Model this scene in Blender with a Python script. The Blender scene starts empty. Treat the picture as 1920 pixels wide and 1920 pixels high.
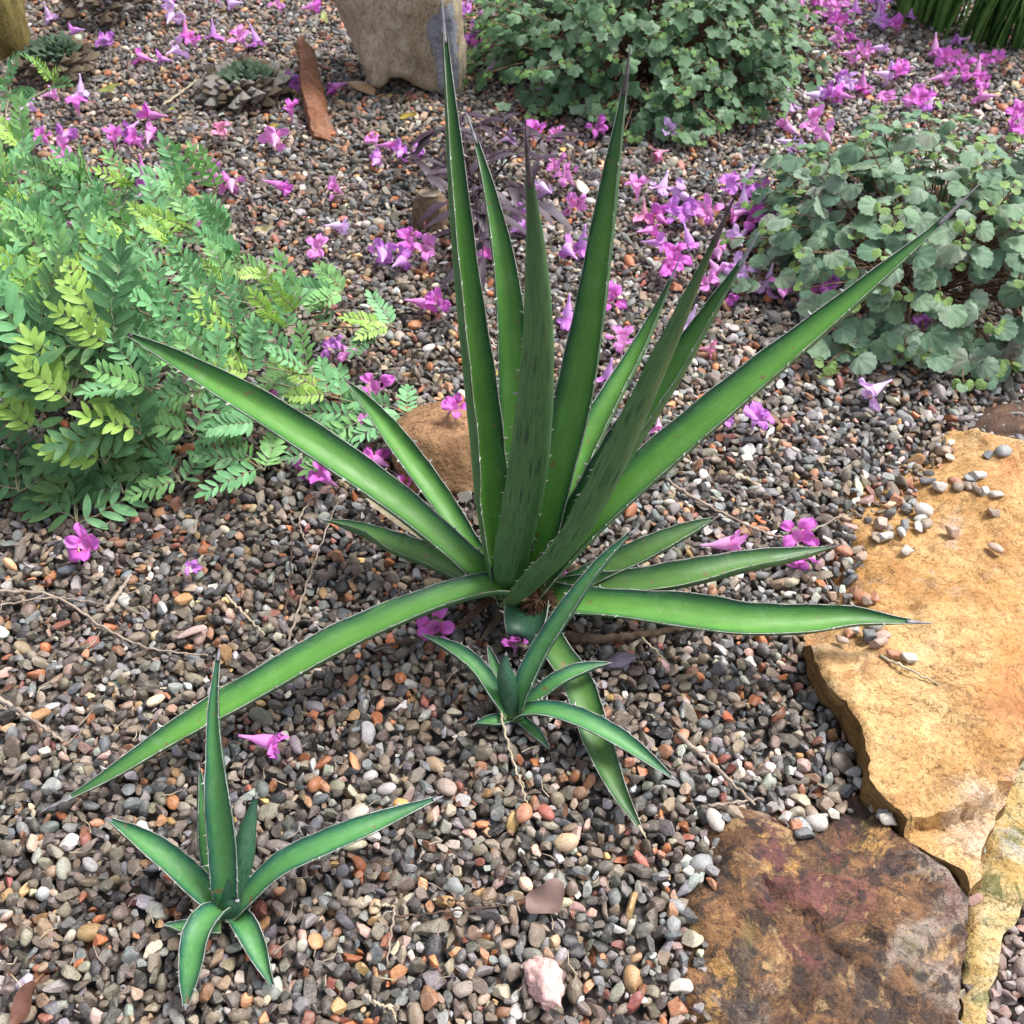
import bpy, bmesh, math, random
import numpy as np
from mathutils import Vector, Matrix, noise, geometry

random.seed(7); RNG = np.random.default_rng(7)
R = math.radians
sc = bpy.context.scene
C = sc.collection

# ------------------------------------------------------------------ camera, sky, sun, exposure
CAM_H, PITCH, HALF = 1.15, R(48.0), R(27.0)
cam_d = bpy.data.cameras.new('camera'); cam = bpy.data.objects.new('camera', cam_d); C.objects.link(cam)
cam.location = (0, 0, CAM_H); cam.rotation_euler = (math.pi/2 - PITCH, 0, 0)
cam_d.sensor_width = 36; cam_d.lens = 18/math.tan(HALF); cam_d.clip_start = 0.02; cam_d.clip_end = 400
cam_d.dof.use_dof = True; cam_d.dof.focus_distance = 1.18; cam_d.dof.aperture_fstop = 12.0
sc.camera = cam
SUN_EL, SUN_AZ = R(58), R(62)            # azimuth measured from +Y (away from the camera) towards +X
w = bpy.data.worlds.new('World'); sc.world = w; w.use_nodes = True
wn = w.node_tree.nodes; wl = w.node_tree.links
bg = wn['Background']; sky = wn.new('ShaderNodeTexSky'); sky.sky_type = 'NISHITA'
sky.sun_disc = False; sky.sun_elevation = SUN_EL; sky.sun_rotation = SUN_AZ
sky.air_density = 1.0; sky.dust_density = 3.0; sky.ozone_density = 1.0
hs = wn.new('ShaderNodeHueSaturation'); hs.inputs['Saturation'].default_value = 0.42
wl.new(sky.outputs[0], hs.inputs['Color']); wl.new(hs.outputs[0], bg.inputs[0]); bg.inputs[1].default_value = 0.125
sd = bpy.data.lights.new('sun', 'SUN'); sd.energy = 2.4; sd.angle = R(20); sd.color = (1.0, .99, .98)
sun = bpy.data.objects.new('sun', sd); C.objects.link(sun)
sdir = Vector((math.sin(SUN_AZ)*math.cos(SUN_EL), math.cos(SUN_AZ)*math.cos(SUN_EL), math.sin(SUN_EL)))
sun.rotation_euler = sdir.to_track_quat('Z', 'Y').to_euler(); sun.location = sdir*6
sc.view_settings.view_transform = 'Standard'; sc.view_settings.look = 'None'
sc.view_settings.gamma = 1; sc.view_settings.use_curve_mapping = False
sc.view_settings.exposure = 1.14

# ------------------------------------------------------------------ pixel -> direction -> point
F = 960/math.tan(HALF)
cp, sp_ = math.cos(PITCH), math.sin(PITCH)
def ray(px, py):
    a, b = (px-960)/F, (960-py)/F
    return Vector((a, cp + b*sp_, -sp_ + b*cp))
def onz(px, py, z=0.0):
    d = ray(px, py); return Vector((0, 0, CAM_H)) + d*((z-CAM_H)/d.z)
def ony(px, py, y):
    d = ray(px, py); return Vector((0, 0, CAM_H)) + d*(y/d.y)
def und(x, y):                                   # gentle unevenness of the gravel bed
    return .007*noise.noise(Vector((x*2.3, y*2.3, 0))) + .004*noise.noise(Vector((x*7, y*7, 3)))
GZ = .008
def ong(px, py, dz=0.0):                         # point on top of the gravel
    p = onz(px, py, GZ); p.z = und(p.x, p.y) + GZ + dz; return p

# ------------------------------------------------------------------ object helpers
def link(name, me, mat=None, parent=None):
    o = bpy.data.objects.new(name, me); C.objects.link(o)
    if mat is not None and me is not None:
        ms = mat if isinstance(mat, (list, tuple)) else [mat]
        if len(me.materials) == 0:
            for m in ms: me.materials.append(m)
        else:
            for i, m in enumerate(ms):
                if me.materials[i] != m:
                    o.material_slots[i].link = 'OBJECT'; o.material_slots[i].material = m
    if parent: o.parent = parent
    return o
def tag(o, label, cat, group=None):
    o['label'] = label; o['category'] = cat
    if group: o['group'] = group
    return o
def thing(name, label, cat, loc=(0, 0, 0), group=None):
    o = bpy.data.objects.new(name, None); C.objects.link(o); o.location = loc
    o.empty_display_size = .02
    return tag(o, label, cat, group)
def mesh(name, v, f, smooth=True, uv=None, mi=None):
    me = bpy.data.meshes.new(name); me.from_pydata([tuple(a) for a in v], [], [tuple(int(i) for i in q) for q in f])
    if smooth: me.polygons.foreach_set('use_smooth', [True]*len(me.polygons))
    if uv is not None:
        ul = me.uv_layers.new(name='UVMap'); vi = np.empty(len(me.loops), dtype=np.int32); me.loops.foreach_get('vertex_index', vi)
        ul.data.foreach_set('uv', np.asarray(uv, dtype=np.float32)[vi].ravel())
    if mi is not None: me.polygons.foreach_set('material_index', list(mi))
    me.update(); return me
class MB:                                         # collects pieces of one mesh
    def __init__(s): s.v = []; s.f = []; s.uv = []; s.mi = []
    def add(s, v, f, uv=None, mi=0):
        o = len(s.v); s.v += [tuple(a) for a in v]; s.f += [tuple(int(i)+o for i in q) for q in f]
        s.uv += [tuple(a) for a in (uv if uv is not None else [(0, 0)]*len(v))]; s.mi += [mi]*len(f)
    def me(s, name, smooth=True): return mesh(name, s.v, s.f, smooth, s.uv, s.mi)
def catmull(P, n):
    P = [np.array(p, float) for p in P]; P = [2*P[0]-P[1]] + P + [2*P[-1]-P[-2]]
    k = len(P)-3; out = []
    for i in range(n):
        t = i/(n-1)*k; j = min(int(t), k-1); t -= j
        a, b, c, d = P[j:j+4]
        out.append(.5*(2*b + (c-a)*t + (2*a-5*b+4*c-d)*t*t + (3*b-a-3*c+d)*t**3))
    return np.array(out)
def tube(P, rad, ns=6, cap=True):
    P = np.asarray(P, float); n = len(P); rad = np.broadcast_to(rad, (n,))
    T = np.gradient(P, axis=0); T /= np.linalg.norm(T, axis=1)[:, None]+1e-12
    ref = np.array([0, 0, 1.]) if abs(T[0][2]) < .9 else np.array([1., 0, 0]); v = []
    for i in range(n):
        b = np.cross(T[i], ref); b /= np.linalg.norm(b)+1e-9; c = np.cross(b, T[i]); ref = c
        for k in range(ns):
            a = 2*math.pi*k/ns; v.append(P[i] + rad[i]*(math.cos(a)*b + math.sin(a)*c))
    f = [(i*ns+k, i*ns+(k+1) % ns, (i+1)*ns+(k+1) % ns, (i+1)*ns+k) for i in range(n-1) for k in range(ns)]
    if cap: f += [tuple(range(ns))[::-1], tuple(range((n-1)*ns, n*ns))]
    return v, f
def fract(p, s, o=4, seed=0.0): return noise.fractal(Vector((p[0]*s+seed, p[1]*s-seed, p[2]*s+seed*.7)), 1.0, 2.0, o)

# ------------------------------------------------------------------ material helpers
def new_mat(name):
    m = bpy.data.materials.new(name); m.use_nodes = True; nt = m.node_tree
    return m, nt, nt.nodes['Principled BSDF']
def N(nt, t, **kw):
    n = nt.nodes.new(t)
    for k, v in kw.items():
        if hasattr(n, k): setattr(n, k, v)
        else: n.inputs[k.replace('_', ' ')].default_value = v
    return n
def L(nt, a, b): nt.links.new(a, b)
def ramp(nt, fac, stops, interp='LINEAR'):
    r = nt.nodes.new('ShaderNodeValToRGB'); cr = r.color_ramp; cr.interpolation = interp
    while len(cr.elements) < len(stops): cr.elements.new(.5)
    for e, (p, c) in zip(cr.elements, stops): e.position = p; e.color = (c[0], c[1], c[2], 1) if not isinstance(c, (int, float)) else (c, c, c, 1)
    if fac is not None: L(nt, fac, r.inputs[0])
    return r.outputs[0]
def mix(nt, a, b, f, mode='MIX'):
    m = nt.nodes.new('ShaderNodeMix'); m.data_type = 'RGBA'; m.blend_type = mode; m.clamp_factor = True
    for s, v in ((m.inputs['Factor'], f), (m.inputs['A'], a), (m.inputs['B'], b)):
        sk = [i for i in m.inputs if i.name == s.name and (i.type == 'RGBA' or (s.name == 'Factor' and i.type == 'VALUE'))][0]
        if hasattr(v, 'is_output'): L(nt, v, sk)
        elif isinstance(v, (int, float)) and s.name == 'Factor': sk.default_value = v
        else: sk.default_value = (v[0], v[1], v[2], 1) if not isinstance(v, (int, float)) else (v, v, v, 1)
    return [o for o in m.outputs if o.type == 'RGBA'][0]
def nz(nt, vec, scale, detail=4, rough=.55, dist=0):
    n = N(nt, 'ShaderNodeTexNoise', Scale=scale, Detail=detail, Roughness=rough, Distortion=dist)
    if vec is not None: L(nt, vec, n.inputs['Vector'])
    return n.outputs['Fac']
def mapv(nt, vec, s=(1, 1, 1), loc=(0, 0, 0), rot=(0, 0, 0)):
    m = nt.nodes.new('ShaderNodeMapping'); m.inputs['Scale'].default_value = s; m.inputs['Location'].default_value = loc; m.inputs['Rotation'].default_value = rot
    L(nt, vec, m.inputs['Vector']); return m.outputs[0]
def bump(nt, bs, h, strength=.3, dist=.002):
    b = N(nt, 'ShaderNodeBump', Strength=strength, Distance=dist); L(nt, h, b.inputs['Height']); L(nt, b.outputs[0], bs.inputs['Normal'])
def math_(nt, op, a, b=None):
    m = nt.nodes.new('ShaderNodeMath'); m.operation = op
    for i, v in enumerate((a, b)):
        if v is None: continue
        if hasattr(v, 'is_output'): L(nt, v, m.inputs[i])
        else: m.inputs[i].default_value = v
    return m.outputs[0]
def objvec(nt): return N(nt, 'ShaderNodeTexCoord').outputs['Object']
def uvvec(nt): return N(nt, 'ShaderNodeTexCoord').outputs['UV']
def geov(nt): return N(nt, 'ShaderNodeNewGeometry').outputs['Position']
def orand(nt): return N(nt, 'ShaderNodeObjectInfo').outputs['Random']

def leaf_mat(name, c1, c2, c3=None, rough=.55, trans=.22, vein=None, spec=.35, nscale=60, palm=None):
    """thin leaf: object-random tone between c1 and c2, mottling, a little light through the blade"""
    m, nt, bs = new_mat(name)
    col = mix(nt, c1, c2, orand(nt))
    pv = geov(nt)
    col = mix(nt, col, tuple(x*.62 for x in c1), ramp(nt, nz(nt, pv, nscale, 3), [(.42, 0), (.75, 1)]))
    if c3 is not None: col = mix(nt, col, c3, ramp(nt, nz(nt, pv, 9, 2), [(.52, 0), (.68, 1)]))
    if vein is not None:
        u = N(nt, 'ShaderNodeSeparateXYZ'); L(nt, uvvec(nt), u.inputs[0])
        d = math_(nt, 'ABSOLUTE', math_(nt, 'SUBTRACT', u.outputs[0], .5))
        col = mix(nt, col, vein, ramp(nt, d, [(0, .55), (.05, 0)]))
        ed = ramp(nt, d, [(.4, 0), (.5, .35)]); col = mix(nt, col, vein, ed)
    if palm:                                     # veins fanning out from the leaf base
        u = N(nt, 'ShaderNodeSeparateXYZ'); L(nt, uvvec(nt), u.inputs[0])
        an = math_(nt, 'ARCTAN2', math_(nt, 'SUBTRACT', u.outputs[0], .5), math_(nt, 'ADD', u.outputs[1], .05))
        vn = math_(nt, 'ABSOLUTE', math_(nt, 'SINE', math_(nt, 'MULTIPLY', an, 5.5)))
        col = mix(nt, col, palm, ramp(nt, vn, [(0, .6), (.22, 0)]))
        col = mix(nt, col, (.34, .24, .12), ramp(nt, nz(nt, pv, 30, 4), [(.70, 0), (.74, .8)]))
    L(nt, col, bs.inputs['Base Color']); bs.inputs['Roughness'].default_value = rough; bs.inputs['Specular IOR Level'].default_value = spec
    bump(nt, bs, vn if palm else nz(nt, pv, 400, 3), .25, .001)
    tr = nt.nodes.new('ShaderNodeBsdfTranslucent'); tc = mix(nt, col, (.9, 1.0, .35), .35, 'MULTIPLY'); L(nt, tc, tr.inputs[0])
    ms = nt.nodes.new('ShaderNodeMixShader'); ms.inputs[0].default_value = trans
    L(nt, bs.outputs[0], ms.inputs[1]); L(nt, tr.outputs[0], ms.inputs[2]); L(nt, ms.outputs[0], nt.nodes['Material Output'].inputs[0])
    return m
def plain(name, c1, c2, scale=30, rough=.7, stretch=(1, 1, 1), bstr=.4, bdist=.002, spec=.3):
    m, nt, bs = new_mat(name); ov = mapv(nt, objvec(nt), stretch)
    n = nz(nt, ov, scale, 6, .6); L(nt, ramp(nt, n, [(.3, c1), (.7, c2)]), bs.inputs['Base Color'])
    bs.inputs['Roughness'].default_value = rough; bs.inputs['Specular IOR Level'].default_value = spec
    bump(nt, bs, nz(nt, ov, scale*3, 6, .65), bstr, bdist); return m

M = {}
# pebbles: colour from the instance, speckle and veins from noise
def pebble_mat(name, inst):
    m, nt, bs = new_mat(name)
    if inst: col = N(nt, 'ShaderNodeAttribute', attribute_type='INSTANCER', attribute_name='col').outputs['Color']
    else: col = N(nt, 'ShaderNodeObjectInfo').outputs['Color']
    pv = geov(nt)
    n1 = nz(nt, pv, 130, 5, .65); n2 = nz(nt, pv, 480, 4, .6)
    c = mix(nt, col, mix(nt, col, (.42, .36, .3), .45), ramp(nt, n1, [(.5, 0), (.72, .8)]))
    c = mix(nt, c, mix(nt, c, (.25, .22, .2), 1, 'MULTIPLY'), ramp(nt, n2, [(.3, .75), (.5, 0)]))
    n3 = nz(nt, pv, 60, 3, .5, 1.2); c = mix(nt, c, (.42, .39, .36), ramp(nt, n3, [(.49, 0), (.5, .22), (.51, 0)]))
    L(nt, c, bs.inputs['Base Color']); L(nt, ramp(nt, n1, [(.3, .42), (.7, .68)]), bs.inputs['Roughness'])
    bs.inputs['Specular IOR Level'].default_value = .42
    bump(nt, bs, mix(nt, n1, n2, .5), .45, .0016); return m
M['pebble'] = pebble_mat('gravel_pebbles', True); M['pebble_loose'] = pebble_mat('loose_pebble', False)
M['soil'] = plain('dark_soil', (.018, .014, .011), (.05, .038, .03), 60, .9)
def far_mat():
    m, nt, bs = new_mat('gravel_ground'); pv = geov(nt)
    vo = N(nt, 'ShaderNodeTexVoronoi', Scale=65); L(nt, pv, vo.inputs['Vector'])
    sx = N(nt, 'ShaderNodeSeparateColor'); L(nt, vo.outputs['Color'], sx.inputs[0])
    c = ramp(nt, sx.outputs[0], [(0, (.05, .045, .045)), (.4, (.15, .12, .1)), (.7, (.24, .22, .21)), (.85, (.32, .15, .09)), (1, (.42, .38, .34))])
    c = mix(nt, c, (.01, .01, .01), ramp(nt, vo.outputs['Distance'], [(.35, 0), (.75, 1)]))
    L(nt, c, bs.inputs['Base Color']); bs.inputs['Roughness'].default_value = .7
    bump(nt, bs, vo.outputs['Distance'], -.8, .01); return m
M['far'] = far_mat()
# agave leaves
def agave_top(name, mid, side, edge):
    m, nt, bs = new_mat(name); uv = uvvec(nt)
    s = N(nt, 'ShaderNodeSeparateXYZ'); L(nt, uv, s.inputs[0])
    d = math_(nt, 'ABSOLUTE', math_(nt, 'SUBTRACT', s.outputs[0], .5))
    st = nz(nt, mapv(nt, uv, (26, 3, 1)), 2.0, 5, .6)
    d2 = math_(nt, 'ADD', d, math_(nt, 'MULTIPLY', math_(nt, 'SUBTRACT', st, .5), .16))
    c = ramp(nt, d2, [(.05, mid), (.23, tuple(.7*a+.3*b for a, b in zip(mid, side))), (.36, side), (.45, edge)])
    c = mix(nt, c, tuple(x*1.35 for x in mid), ramp(nt, nz(nt, mapv(nt, uv, (3, 5, 1)), 1.7, 3), [(.5, 0), (.75, .45)]))
    c = mix(nt, c, edge, ramp(nt, s.outputs[1], [(.72, 0), (.97, .85)]))
    c = mix(nt, c, (.30, .36, .14), ramp(nt, s.outputs[1], [(0, .75), (.06, 0)]))
    pv = geov(nt)
    fl = nz(nt, mapv(nt, uv, (75, 5, 1), (3, 1, 0)), 2, 6, .7); c = mix(nt, c, mix(nt, c, (.50, .60, .50), 1, 'MULTIPLY'), ramp(nt, fl, [(.48, 0), (.68, .75)]))
    sp2 = nz(nt, pv, 260, 3, .6); c = mix(nt, c, (.30, .36, .22), ramp(nt, sp2, [(.62, 0), (.75, .35)]))
    c = mix(nt, c, (.36, .40, .34), ramp(nt, nz(nt, pv, 35, 5, .7), [(.55, 0), (.8, .20)])); c = mix(nt, c, edge, ramp(nt, nz(nt, mapv(nt, uv, (40, 2.2, 1)), 1.6, 4, .65), [(.55, 0), (.72, .35)]))
    c = mix(nt, c, (.17, .11, .055), ramp(nt, nz(nt, pv, 55, 3), [(.67, 0), (.70, .8)]))
    wv = N(nt, 'ShaderNodeTexWave', Scale=.8, Distortion=9, Detail=4); wv.bands_direction = 'Y'; L(nt, mapv(nt, uv, (.9, 5, 1)), wv.inputs['Vector'])
    c = mix(nt, c, mix(nt, c, (.72, .80, .72), 1, 'MULTIPLY'), ramp(nt, wv.outputs['Fac'], [(.45, 0), (.9, .22)]))
    L(nt, c, bs.inputs['Base Color']); bs.inputs['Roughness'].default_value = .42; bs.inputs['Specular IOR Level'].default_value = .34
    L(nt, ramp(nt, nz(nt, pv, 30, 4), [(.35, .36), (.7, .58)]), bs.inputs['Roughness'])
    h = math_(nt, 'ADD', nz(nt, mapv(nt, uv, (30, 4, 1)), 2, 4), math_(nt, 'MULTIPLY', nz(nt, pv, 160, 3), .6))
    bump(nt, bs, h, .22, .002)
    bs.inputs['Subsurface Weight'].default_value = .12; bs.inputs['Subsurface Radius'].default_value = (.3, .6, .1); bs.inputs['Subsurface Scale'].default_value = .006
    return m
def agave_back(name, base, dark, pale):
    m, nt, bs = new_mat(name); uv = uvvec(nt)
    st = nz(nt, mapv(nt, uv, (34, 3.2, 1)), 1.6, 4, .6); st2 = nz(nt, mapv(nt, uv, (46, 9, 1), (4, 2, 0)), 1.5, 3, .6)
    c = mix(nt, base, pale, ramp(nt, st, [(.45, 0), (.7, .7)]))
    c = mix(nt, c, dark, ramp(nt, st2, [(.54, 0), (.60, .95)])); c = mix(nt, c, (.13, .19, .13), ramp(nt, nz(nt, geov(nt), 22, 5, .7), [(.55, 0), (.8, .4)]))
    s = N(nt, 'ShaderNodeSeparateXYZ'); L(nt, uv, s.inputs[0])
    c = mix(nt, c, (.20, .30, .08), ramp(nt, s.outputs[1], [(0, .6), (.1, 0)]))
    c = mix(nt, c, dark, ramp(nt, s.outputs[1], [(.8, 0), (.98, .8)]))
    L(nt, c, bs.inputs['Base Color']); bs.inputs['Roughness'].default_value = .45; bs.inputs['Specular IOR Level'].default_value = .4
    bump(nt, bs, st, .18, .002); return m
M['ag_top'] = agave_top('agave_leaf_face', (.105, .265, .045), (.042, .150, .040), (.014, .058, .033))
M['ag_back'] = agave_back('agave_leaf_back', (.060, .150, .050), (.014, .042, .022), (.12, .22, .09))
M['pup_top'] = agave_top('young_agave_face', (.085, .245, .070), (.030, .130, .068), (.013, .066, .050))
M['pup_back'] = agave_back('young_agave_back', (.035, .105, .055), (.010, .04, .028), (.07, .16, .08))
M['low_top'] = agave_top('old_agave_leaf_face', (.085, .185, .04), (.045, .125, .035), (.022, .066, .03))
M['margin'] = plain('agave_horny_margin', (.13, .11, .085), (.47, .47, .43), 60, .6)
M['spine'] = plain('agave_spine', (.11, .09, .10), (.30, .30, .32), 90, .5)
M['spine_dk'] = plain('agave_spine_dark', (.045, .03, .035), (.13, .10, .11), 90, .5)
M['dry'] = plain('dry_brown_fibre', (.05, .022, .012), (.16, .08, .045), 60, .8)
M['straw'] = plain('dry_straw', (.30, .24, .15), (.52, .44, .31), 80, .75)
M['twig'] = plain('grey_twig', (.17, .12, .09), (.42, .34, .27), 70, .8)
M['twig_dk'] = plain('dark_twig', (.04, .025, .018), (.14, .085, .06), 70, .8)
M['bark'] = plain('rough_bark', (.05, .033, .022), (.19, .13, .085), 60, .9, bstr=.9, bdist=.004)
M['stem_br'] = plain('brown_shrub_stem', (.10, .06, .035), (.22, .14, .08), 50, .75)
M['stem_gr'] = plain('green_grey_stem', (.13, .14, .075), (.27, .24, .15), 50, .75)
# flowers
def petal_mat(name, c, base):
    m, nt, bs = new_mat(name); uv = uvvec(nt); s = N(nt, 'ShaderNodeSeparateXYZ'); L(nt, uv, s.inputs[0])
    st = nz(nt, mapv(nt, uv, (14, 1.2, 1)), 2, 4)
    col = mix(nt, c, tuple(x*.72 for x in c), ramp(nt, st, [(.45, 0), (.65, .7)]))
    col = mix(nt, col, base, ramp(nt, s.outputs[1], [(0, 1), (.45, 0)]))
    col = mix(nt, col, tuple(min(1, x*1.25+.05) for x in c), ramp(nt, orand(nt), [(0, 0), (1, .6)]))
    col = mix(nt, col, (.30, .14, .12), ramp(nt, nz(nt, geov(nt), 45, 4), [(.68, 0), (.78, .55)]))
    L(nt, col, bs.inputs['Base Color']); bs.inputs['Roughness'].default_value = .6; bs.inputs['Specular IOR Level'].default_value = .25
    bump(nt, bs, st, .3, .001)
    tr = nt.nodes.new('ShaderNodeBsdfTranslucent'); L(nt, col, tr.inputs[0]); ms = nt.nodes.new('ShaderNodeMixShader'); ms.inputs[0].default_value = .3
    L(nt, bs.outputs[0], ms.inputs[1]); L(nt, tr.outputs[0], ms.inputs[2]); L(nt, ms.outputs[0], nt.nodes['Material Output'].inputs[0]); return m
FC = {'magenta': ((.66, .15, .60), (.52, .06, .26), (.72, .42, .62)), 'pink': ((.74, .27, .66), (.60, .10, .34), (.78, .52, .68)),
      'violet': ((.60, .22, .68), (.48, .10, .40), (.66, .46, .74)), 'pale lilac': ((.68, .44, .80), (.60, .22, .5), (.74, .62, .78)),
      'salmon': ((.66, .24, .40), (.52, .10, .2), (.70, .42, .46))}
for k, (a, b, t) in FC.items():
    M['petal '+k] = petal_mat('petal_'+k.replace(' ', '_'), a, b); M['ftube '+k] = petal_mat('tube_'+k.replace(' ', '_'), tuple(.6*x+.4*y for x, y in zip(a, t)), t)

# ------------------------------------------------------------------ stones
def rock_mat(name, stops, scale=6, extra=None, rough=.8, bdist=.006, bscale=30, stretch=(1, 1, 1), streak=None, bstr=.7):
    m, nt, bs = new_mat(name); ov = objvec(nt); sv = mapv(nt, ov, stretch)
    n = math_(nt, 'ADD', math_(nt, 'MULTIPLY', nz(nt, sv, scale, 4, .6, .8), .5), math_(nt, 'ADD', math_(nt, 'MULTIPLY', nz(nt, sv, scale*4.3, 5, .65, 1.0), .35), math_(nt, 'MULTIPLY', nz(nt, sv, scale*17, 4, .6), .15)))
    n = math_(nt, 'ADD', math_(nt, 'MULTIPLY', math_(nt, 'SUBTRACT', n, .5), 1.3), .5); c = ramp(nt, n, stops)
    for e in (extra or []):                      # (colour, noise scale, lo, hi, offset)
        c = mix(nt, c, e[0], ramp(nt, nz(nt, mapv(nt, ov, (1, 1, 1), (e[4], e[4]*.7, 0)), e[1], 6, .65, .6), [(e[2], 0), (e[3], e[5] if len(e) > 5 else .9)]))
    g = nz(nt, ov, 160, 5, .7); c = mix(nt, c, mix(nt, c, (.3, .26, .22), 1, 'MULTIPLY'), ramp(nt, g, [(.32, .75), (.47, 0)]))
    for cs, lo in ((7, .006), (16, .009), (38, .014)):
        q = nz(nt, sv, cs, 4, .6, 2.2); c = mix(nt, c, mix(nt, c, (.22, .17, .14), 1, 'MULTIPLY'), ramp(nt, q, [(.5-lo, 0), (.5, .85), (.5+lo, 0)]))
    if streak:
        q = nz(nt, mapv(nt, ov, streak[1], (0, 0, 0), streak[2]), 4, 6, .7, 1.5)
        c = mix(nt, c, streak[0], ramp(nt, q, [(.52, 0), (.56, .55), (.60, 0)]))
    L(nt, c, bs.inputs['Base Color']); bs.inputs['Roughness'].default_value = rough; bs.inputs['Specular IOR Level'].default_value = .2
    h = math_(nt, 'ADD', math_(nt, 'ADD', nz(nt, sv, bscale, 6, .6, .2), math_(nt, 'MULTIPLY', nz(nt, sv, bscale*.35, 4, .55, .6), 1.6)), math_(nt, 'MULTIPLY', g, .45)); bump(nt, bs, h, bstr, bdist); return m
M['ochre_shaded_side'] = rock_mat('shaded_brown_sandstone_side', [(.3, (.10, .05, .018)), (.5, (.21, .115, .04)), (.7, (.31, .19, .08))], 7, None, .85, .006, 30, (1, 1, 5))  # brown patina plus the shade of the slab's side, put into the colour
M['russet_shaded_side'] = rock_mat('shaded_dark_sandstone_side', [(.3, (.04, .025, .02)), (.5, (.11, .065, .045)), (.7, (.2, .12, .07))], 7, None, .85, .006, 30, (1, 1, 5))  # likewise darkened: shade on the russet slab's side painted into the stone tone
M['ochre'] = rock_mat('ochre_sandstone', [(.25, (.30, .135, .04)), (.40, (.45, .245, .085)), (.56, (.55, .345, .15)), (.75, (.60, .43, .25))], 4,
    [((.46, .17, .07), 6.5, .55, .66, 3.1, .7), ((.47, .37, .29), 5, .54, .64, 7.7, .75), ((.62, .44, .22), 9, .56, .66, 5.5, .4), ((.18, .10, .045), 24, .57, .63, 1.2, .65), ((.34, .17, .06), 12, .55, .62, 9.2, .55)], .75, .007, 26, streak=((.24, .115, .045), (1.6, 4.5, 2), (0, 0, R(-28))))
M['russet'] = rock_mat('russet_sandstone', [(.25, (.05, .035, .03)), (.42, (.115, .062, .036)), (.58, (.23, .12, .055)), (.75, (.42, .24, .10))], 8,
    [((.30, .255, .215), 6.5, .54, .62, 2.2, .7), ((.055, .045, .042), 11, .52, .60, 4.4, .8), ((.15, .05, .055), 7.5, .53, .61, 8.2, .7), ((.10, .09, .035), 8, .56, .64, 9.3, .75), ((.48, .27, .09), 13, .58, .64, 6.6, .8), ((.03, .025, .025), 40, .52, .58, 1.4, .75), ((.46, .30, .14), 30, .58, .64, 7.4, .6)], .72, .009, 24, streak=((.05, .03, .025), (2, 3.5, 2), (0, 0, R(20))))
M['lichen'] = rock_mat('lichened_yellow_stone', [(.25, (.32, .18, .06)), (.45, (.45, .30, .11)), (.6, (.50, .40, .22)), (.75, (.48, .43, .32))], 9,
    [((.11, .125, .045), 24, .53, .6, 3.3, .8), ((.42, .39, .32), 10, .54, .62, 8.1, .75), ((.38, .20, .06), 8, .56, .64, 4.1, .7)], .85, .008, 30)
M['tanrock'] = rock_mat('tan_boulder', [(.3, (.20, .105, .055)), (.5, (.29, .165, .085)), (.7, (.36, .23, .13))], 9,
    [((.10, .05, .03), 9, .6, .75, 2.5, .7), ((.42, .33, .24), 30, .66, .78, 1.7, .5)], .85, .006, 45)
M['menhir'] = rock_mat('upright_tan_stone', [(.25, (.20, .15, .095)), (.45, (.35, .28, .19)), (.6, (.46, .385, .285)), (.78, (.52, .46, .37))], 5,
    [((.17, .12, .035), 4, .57, .7, 3.7, .7), ((.09, .085, .04), 10, .62, .76, 6.1, .7), ((.62, .60, .55), 14, .74, .78, 2.1, .9)], .85, .008, 24, (1.5, 1.5, .6))
M['bluegrey'] = rock_mat('blue_grey_scar', [(.3, (.20, .21, .235)), (.7, (.30, .31, .34))], 8, [((.34, .29, .22), 6, .6, .74, 1.1, .7)], .8, .004, 40)
M['mossrock'] = rock_mat('mossy_ochre_boulder', [(.3, (.085, .07, .02)), (.5, (.20, .155, .05)), (.7, (.33, .26, .12))], 7, [((.05, .06, .015), 5, .55, .7, 4, .8)], .9, .012, 16, (2, 2, .5))
M['rust'] = rock_mat('rusty_slate', [(.3, (.10, .045, .025)), (.5, (.22, .095, .05)), (.7, (.30, .16, .10))], 9, [((.15, .14, .14), 7, .56, .66, 2.4, .9)], .8, .006, 40, (1, 1, 1))
M['brownrock'] = rock_mat('brown_stone', [(.3, (.10, .07, .045)), (.5, (.22, .15, .10)), (.7, (.30, .22, .15))], 20, None, .8, .004, 60)
M['cutface'] = plain('pale_ring_on_stone', (.15, .10, .07), (.40, .32, .23), 50, .75)

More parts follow.
